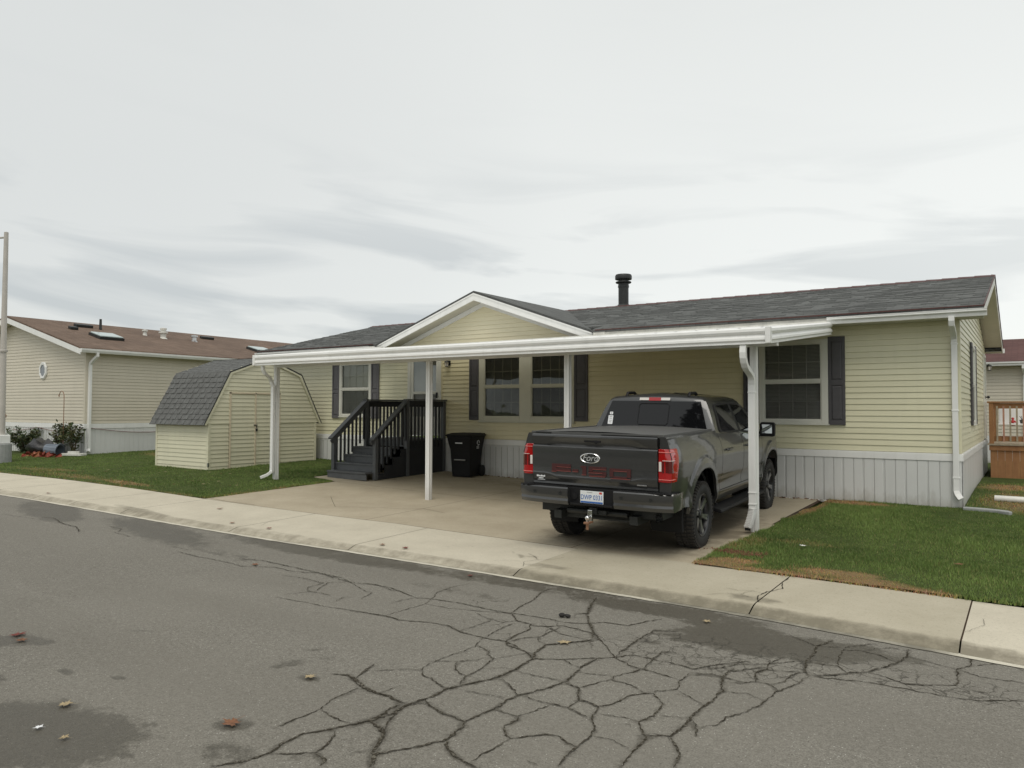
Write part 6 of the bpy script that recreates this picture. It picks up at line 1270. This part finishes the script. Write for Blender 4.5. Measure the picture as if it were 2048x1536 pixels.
# tailgate
PF=[(-1.135,1.440),(-1.175,1.440),(-1.187,1.430),(-1.190,1.412),(-1.172,1.375),(-1.150,1.335),(-1.146,1.318),(-1.165,1.300),(-1.178,1.285),(-1.180,1.262),(-1.172,1.10),(-1.166,.945),(-1.172,.925),(-1.168,.90),(-1.148,.872),(-1.142,.85),(-1.146,.825),(-1.120,.805)]
w=MB(); us=lin(-.826,.815,.082)
def tgp(u,i):
    y,z=PF[i]; e=abs(u)/.82; y2=y
    if i in (3,4): z=z-.0
    if i in (4,5,6): z-= .040*sm((e-.62)/.2) ; 
    if i in (11,12,13): z-= -.03*sm((e-.60)/.16)
    return (u,y2+.012*e*e,z)
n=len(PF); w.add([tgp(u,i) for u in us for i in range(n)],[(a*n+i,(a+1)*n+i,(a+1)*n+i+1,a*n+i+1) for a in range(len(us)-1) for i in range(n-1)])
for u in (-.826,.815): w.add([(u,y+.012,z) for y,z in PF]+[(u,-1.06,.805),(u,-1.06,1.44)],[tuple(range(n+2))])
w.box(-.82,.81,-1.10,-1.06,.81,1.438); tg=w.obj('tailgate','paint',tk,smooth=True,angle=22)
w=MB(); w.box(-.11,.11,-1.178,-1.16,1.355,1.378); w.obj('tailgate_handle','blackplastic',tg,bevel=.006); 
w=MB(); w.lathe([(.0,0),(.022,0),(.022,.012),(0,.014)],14,Matrix.Translation((.05,-1.165,1.36))@Matrix.Rotation(PI/2,4,'X')); w.obj('rear_camera','blackplastic',tg)
TGM=Matrix.Translation((0,-1.178,0))@Matrix.Rotation(PI/2,4,'X')
# oval badge
w=MB(); E=Matrix.Translation((-.025,-1.172,1.165))@Matrix.Rotation(PI/2,4,'X')@Matrix.Diagonal((1,.46,1,1)); w.lathe([(.112,.0),(.114,.010),(.122,.014),(.132,.010),(.134,.0)],40,E); bd=w.obj('badge','chrome',tg,smooth=True)
w=MB(); w.lathe([(0,.0055),(.114,.0050)],40,E); w.obj('badge_field','blackmetal',bd)
text_mesh('Ford',.112,Matrix.Translation((-.028,-1.180,1.166))@Matrix.Rotation(PI/2,4,'X'),'lettering','script',bd,.002,.30,.95)
# stamped model lettering: dark red strokes with bright lower edges
w=MB(); e2=MB(); Yl=-1.1745
def st(x0,x1,z0,z1): w.box(x0,x1,Yl-.004,Yl+.006,z0,z1)
def hi(x0,x1,z): e2.box(x0,x1,Yl-.0065,Yl+.004,z-.003,z+.003)
def F(): 
    st(-.545,-.485,.985,1.078); st(-.485,-.285,1.045,1.078); st(-.485,-.285,.995,1.025); hi(-.485,-.285,1.040); hi(-.485,-.285,.991); hi(-.548,-.485,.981)
F(); st(-.262,-.185,.995,1.022); hi(-.262,-.185,.992)
st(-.128,-.078,.965,1.07); hi(-.138,-.078,.961); st(-.150,-.128,1.045,1.07)
st(-.045,.185,1.042,1.068); st(-.045,.01,1.005,1.042); st(-.045,.185,.995,1.012); st(.135,.185,.965,.995); st(-.045,.185,.955,.972); hi(.01,.185,1.036); hi(-.045,.135,.990); hi(-.035,.17,.951)
st(.228,.495,1.035,1.060); st(.228,.275,.960,1.035); st(.448,.495,.960,1.035); st(.275,.448,.945,.968); hi(.275,.448,1.030); hi(.240,.490,.941)
w.obj('model_lettering','redletter',tg); e2.obj('lettering_edge','redletter2',tg)

w=MB()
for i,(a,b) in enumerate(((-.765,-.745),(-.742,-.728),(-.725,-.712),(-.709,-.696),(-.693,-.682),(-.679,-.665),(-.662,-.650))): w.box(a,b,-1.166,-1.155,.905,.925-(i%3)*.004)
for i,(a,b) in enumerate(((-.738,-.725),(-.722,-.712),(-.709,-.700),(-.697,-.688),(-.685,-.676))): w.box(a,b,-1.160,-1.150,.880,.894)
w.box(-.755,-.655,-1.158,-1.148,.866,.870); w.obj('dealer_lettering','sticker',tg)
w=MB(); w.box(.565,.685,-1.160,-1.150,.872,.886); w.obj('nameplate','satin',tg,bevel=.002)
# tail lamps wrap the corners
for s_ in (-1,1):
    w=MB(); P=[]
    for z in (.93,1.0,1.1,1.2,1.29,1.31):
        yw=interp([(.93,-.985),(1.31,-.885)],z)+ (0 if s_>0 else 0); xx=sx(-1.0,z)+.006
        P.append([(s_*.822,-1.150,z),(s_*(.90),-1.160,z),(s_*(xx-.035),-1.155,z),(s_*(xx-.006),-1.130,z),(s_*xx,-1.09,z),(s_*(sx(-.95,z)+.006),(-1.09+yw)/2,z),(s_*(sx(-.93,z)+.004),yw,z),(s_*(.88),yw+.02,z),(s_*(.82),-1.10,z)])
    loft(w,P); tl=w.obj('tail_lamp','redlens',tk,bevel=.006,smooth=True)
    w=MB(); w.box(*sorted((s_*.832,s_*.862)),-1.166,-1.150,1.055,1.165); 
    w.obj('reversing_lamp','clearlens',tl,bevel=.004)
    w=MB(); P=[]
    for z in (1.04,1.17): xx=sx(-1.0,z)+.009; P.append([(s_*.868,-1.160,z),(s_*(xx-.034),-1.158,z),(s_*(xx-.002),-1.130,z),(s_*(xx),-1.02,z),(s_*(xx-.03),-1.02,z),(s_*.868,-1.15,z)])
    loft(w,P); w.obj('lamp_centre','darkred',tl)
    w=MB()
    for z,a in ((1.275,0),(.962,0)):
        xx=sx(-1.0,z)+.0095; w.tube([(s_*.832,-1.161,z),(s_*(xx-.03),-1.160,z),(s_*(xx),-1.13,z),(s_*xx,-1.0,z)],.0045,6)
    w.obj('lamp_line','redline',tl)
    w=MB(); z=1.18; xx=sx(-1.0,z)+.0095; w.tube([(s_*.875,-1.163,z),(s_*(xx-.03),-1.160,z),(s_*(xx),-1.13,z),(s_*xx,-1.04,z)],.003,6); w.obj('lamp_strip','clearlens',tl)
# bumper: painted corners, dark middle recess, ribbed step pads
w=MB()
def bump(s_):
    X=[.30,.40,.6,.8,.92,.985,1.0]; P=[]
    for x in X:
        y=-1.235+.05*(x/1.0)**4+.03*sm((x-.88)/.12); P.append([(s_*x,y+.10,.800),(s_*x,y+.012,.800),(s_*x,y,.785),(s_*x,y-.002,.70),(s_*x,y+.015,.665),(s_*x,y+.006,.635),(s_*x,y+.03,.590),(s_*x,y+.10,.585)])
    y=-1.05; P.append([(s_*1.012,-1.0,.80),(s_*1.012,-1.04,.80),(s_*1.014,-1.04,.785),(s_*1.014,-1.04,.70),(s_*1.010,-1.04,.665),(s_*1.012,-1.04,.635),(s_*1.0,-1.04,.590),(s_*.99,-1.0,.585)])
    P.append([(s_*(q[0]*s_-.006),q[1]+.20,q[2]) for q in P[-1]])
    loft(w,P)
bump(1); w.obj('bumper_end','paint',tk,smooth=True,angle=30); w=MB(); bump(-1); w.obj('bumper_end','paint',tk,smooth=True,angle=30)
w=MB()
w.box(-.31,.31,-1.165,-1.10,.60,.80); w.prism([(-.31,-1.165,.585),(.31,-1.165,.585),(.27,-1.215,.600),(-.27,-1.215,.600)],(0,0,.022)); 
for s_ in (-1,1): w.box(*sorted((s_*.33,s_*.90)),-1.21,-1.135,.795,.812); w.box(*sorted((s_*.90,s_*.985)),-1.19,-1.13,.795,.808)
for s_ in (-1,1):
    for i in range(15): x=s_*(.36+i*.036); w.box(x-.007,x+.007,-1.205,-1.15,.811,.818)
bp=w.obj('bumper','blackplastic',tk,bevel=.004)
w=MB(); w.box(-.82,.82,-1.13,-1.05,.79,.83); w.obj('gap_filler','darkvoid',bp)
w=MB()
for x in (-.76,-.40,.40,.76): w.lathe([(0,0),(.018,0),(.020,.004)],12,Matrix.Translation((x,-1.2385+.05*x**4,.725))@Matrix.Rotation(PI/2,4,'X'))
w.obj('parking_sensor','blackmetal',bp)
w=MB(); w.lathe([(0,0),(.035,0),(.04,.012),(0,.014)],16,Matrix.Translation((-.235,-1.17,.70))@Matrix.Rotation(PI/2,4,'X')); w.obj('trailer_socket','blackplastic',bp)
# number plate
w=MB(); w.box(-.157,.148,-1.176,-1.168,.622,.772); pl=w.obj('number_plate','plate',tk,bevel=.008)
PM=lambda x,z:Matrix.Translation((x,-1.1775,z))@Matrix.Rotation(PI/2,4,'X')
text_mesh('DWP 0331',.080,PM(-.004,.694),'plate_number','plateblue',pl,.0008,0,.80)
text_mesh('MICHIGAN',.016,PM(-.03,.755),'plate_heading','concretegrey',pl,.0005,0,.9)
w=MB(); w.box(-.150,.141,-1.1775,-1.1755,.628,.648); w.obj('plate_stripe','plateblue',pl); w=MB(); w.box(.095,.130,-1.178,-1.1755,.742,.765); w.obj('plate_sticker','redsticker',pl)
# tow hitch
w=MB(); w.box(-.05,.05,-1.15,-.8,.49,.57); w.box(.05,.16,-1.12,-1.05,.49,.54); w.tube([(-.40,-1.02,.50),(.40,-1.02,.50)],.035,10); w.obj('tow_receiver','blackmetal',tk)
w=MB(); w.box(-.030,.030,-1.22,-1.10,.50,.55); w.prism([(-.030,-1.20,.555),(-.030,-1.235,.555),(-.030,-1.245,.42),(-.030,-1.20,.42)],(.06,0,0)); h_=w.obj('tow_hitch','chrome',tk,bevel=.006)
w=MB(); w.box(-.032,.032,-1.345,-1.20,.40,.425); w.tube([(0,-1.30,.33),(0,-1.30,.42)],.018,10); w.obj('ball_mount','rustymetal',h_,bevel=.006)
w=MB(); w.sphere((0,-1.30,.47),.03,16); w.tube([(0,-1.30,.42),(0,-1.30,.45)],.014,10); w.obj('tow_ball','chrome',h_,smooth=True)
# wheels
def wheel(x,y,s_):
    Wm=Matrix.Translation((x,y,AR))@Matrix.Rotation(s_*PI/2,4,'Y')      # local z = outward
    w=MB(); w.lathe([(.265,-.12),(.33,-.135),(.385,-.125),(.412,-.10),(.418,-.04),(.418,.04),(.412,.10),(.395,.122),(.36,.134),(.31,.132),(.275,.122),(.262,.11),(.255,.09),(.255,-.09)],56,Wm)
    t=w.obj('tyre','rubber',tk,smooth=True,angle=50)
    w=MB(); 
    for k in range(52):
        a=2*PI*k/52; 
        for r0_,z0,z1,da in ((.416,.045,.118,0),(.416,-.118,-.045,.06),(.419,-.030,.032,.03)):
            B=Wm@Matrix.Rotation(a+da,4,'Z')@Matrix.Translation((r0_,0,0)); w.box(-.004,.009,-.016,.016,z0,z1,mx=B)
        B=Wm@Matrix.Rotation(a,4,'Z')@Matrix.Translation((.398,0,.124)); w.box(-.018,.012,-.010,.010,-.006,.006,mx=B)
    w.obj('tread','tread',t)
    w=MB(); w.lathe([(.262,.112),(.268,.122),(.262,.126),(.245,.115),(.235,.06),(.225,-.08),(.10,-.06),(0,-.06)],48,Wm); rm=w.obj('rim','wheel',tk,smooth=True)
    w=MB()
    for k in range(6):
        a=2*PI*k/6+.26
        for da in (-.085,.085):
            P=[]
            for r,z,hw in ((.055,.088,.026),(.13,.092,.020),(.20,.100,.018),(.250,.112,.020)):
                aa=a+da*(1 if r>.1 else .6)*(1+(.25-r)*0); c=(r*math.cos(aa),r*math.sin(aa)); q=(-math.sin(aa)*hw,math.cos(aa)*hw); P.append([Wm@Vector((c[0]+q[0],c[1]+q[1],z-.03)),Wm@Vector((c[0]+q[0]*.8,c[1]+q[1]*.8,z)),Wm@Vector((c[0]-q[0]*.8,c[1]-q[1]*.8,z)),Wm@Vector((c[0]-q[0],c[1]-q[1],z-.03))])
            loft(w,P)
    w.obj('spoke','wheelface',rm)
    w=MB(); w.lathe([(.075,.06),(.070,.092),(.045,.098),(.040,.106),(0,.108)],20,Wm)
    for k in range(6): a=2*PI*k/6; w.lathe([(0,.1),(.010,.1),(.012,.08)],8,Wm@Matrix.Translation((.056*math.cos(a),.056*math.sin(a),0)))
    w.obj('hub_cap','wheel',rm,smooth=True)
    w=MB(); w.lathe([(0,-.02),(.17,-.02),(.17,.0),(0,.0)],32,Wm); w.obj('brake_disc','satin',rm)
for y in (0,WB):
    for s_ in (-1,1): wheel(s_*.865,y,s_)
# side lettering ghost and headlights, grille
w=MB(); w.box(-.62,.62,4.70,4.76,.72,1.02); w.obj('grille','blackplastic',tk,bevel=.02)
for s_ in (-1,1):
    w=MB(); w.prism([(s_*.64,4.70,.80),(s_*.90,4.56,.80),(s_*.90,4.54,1.02),(s_*.64,4.70,1.04)],(0,-.06,0)); w.obj('headlight','clearlens',tk,bevel=.01)
w=MB(); w.box(-.88,.88,4.66,4.84,.48,.70); w.obj('front_bumper','paint',tk,bevel=.03)
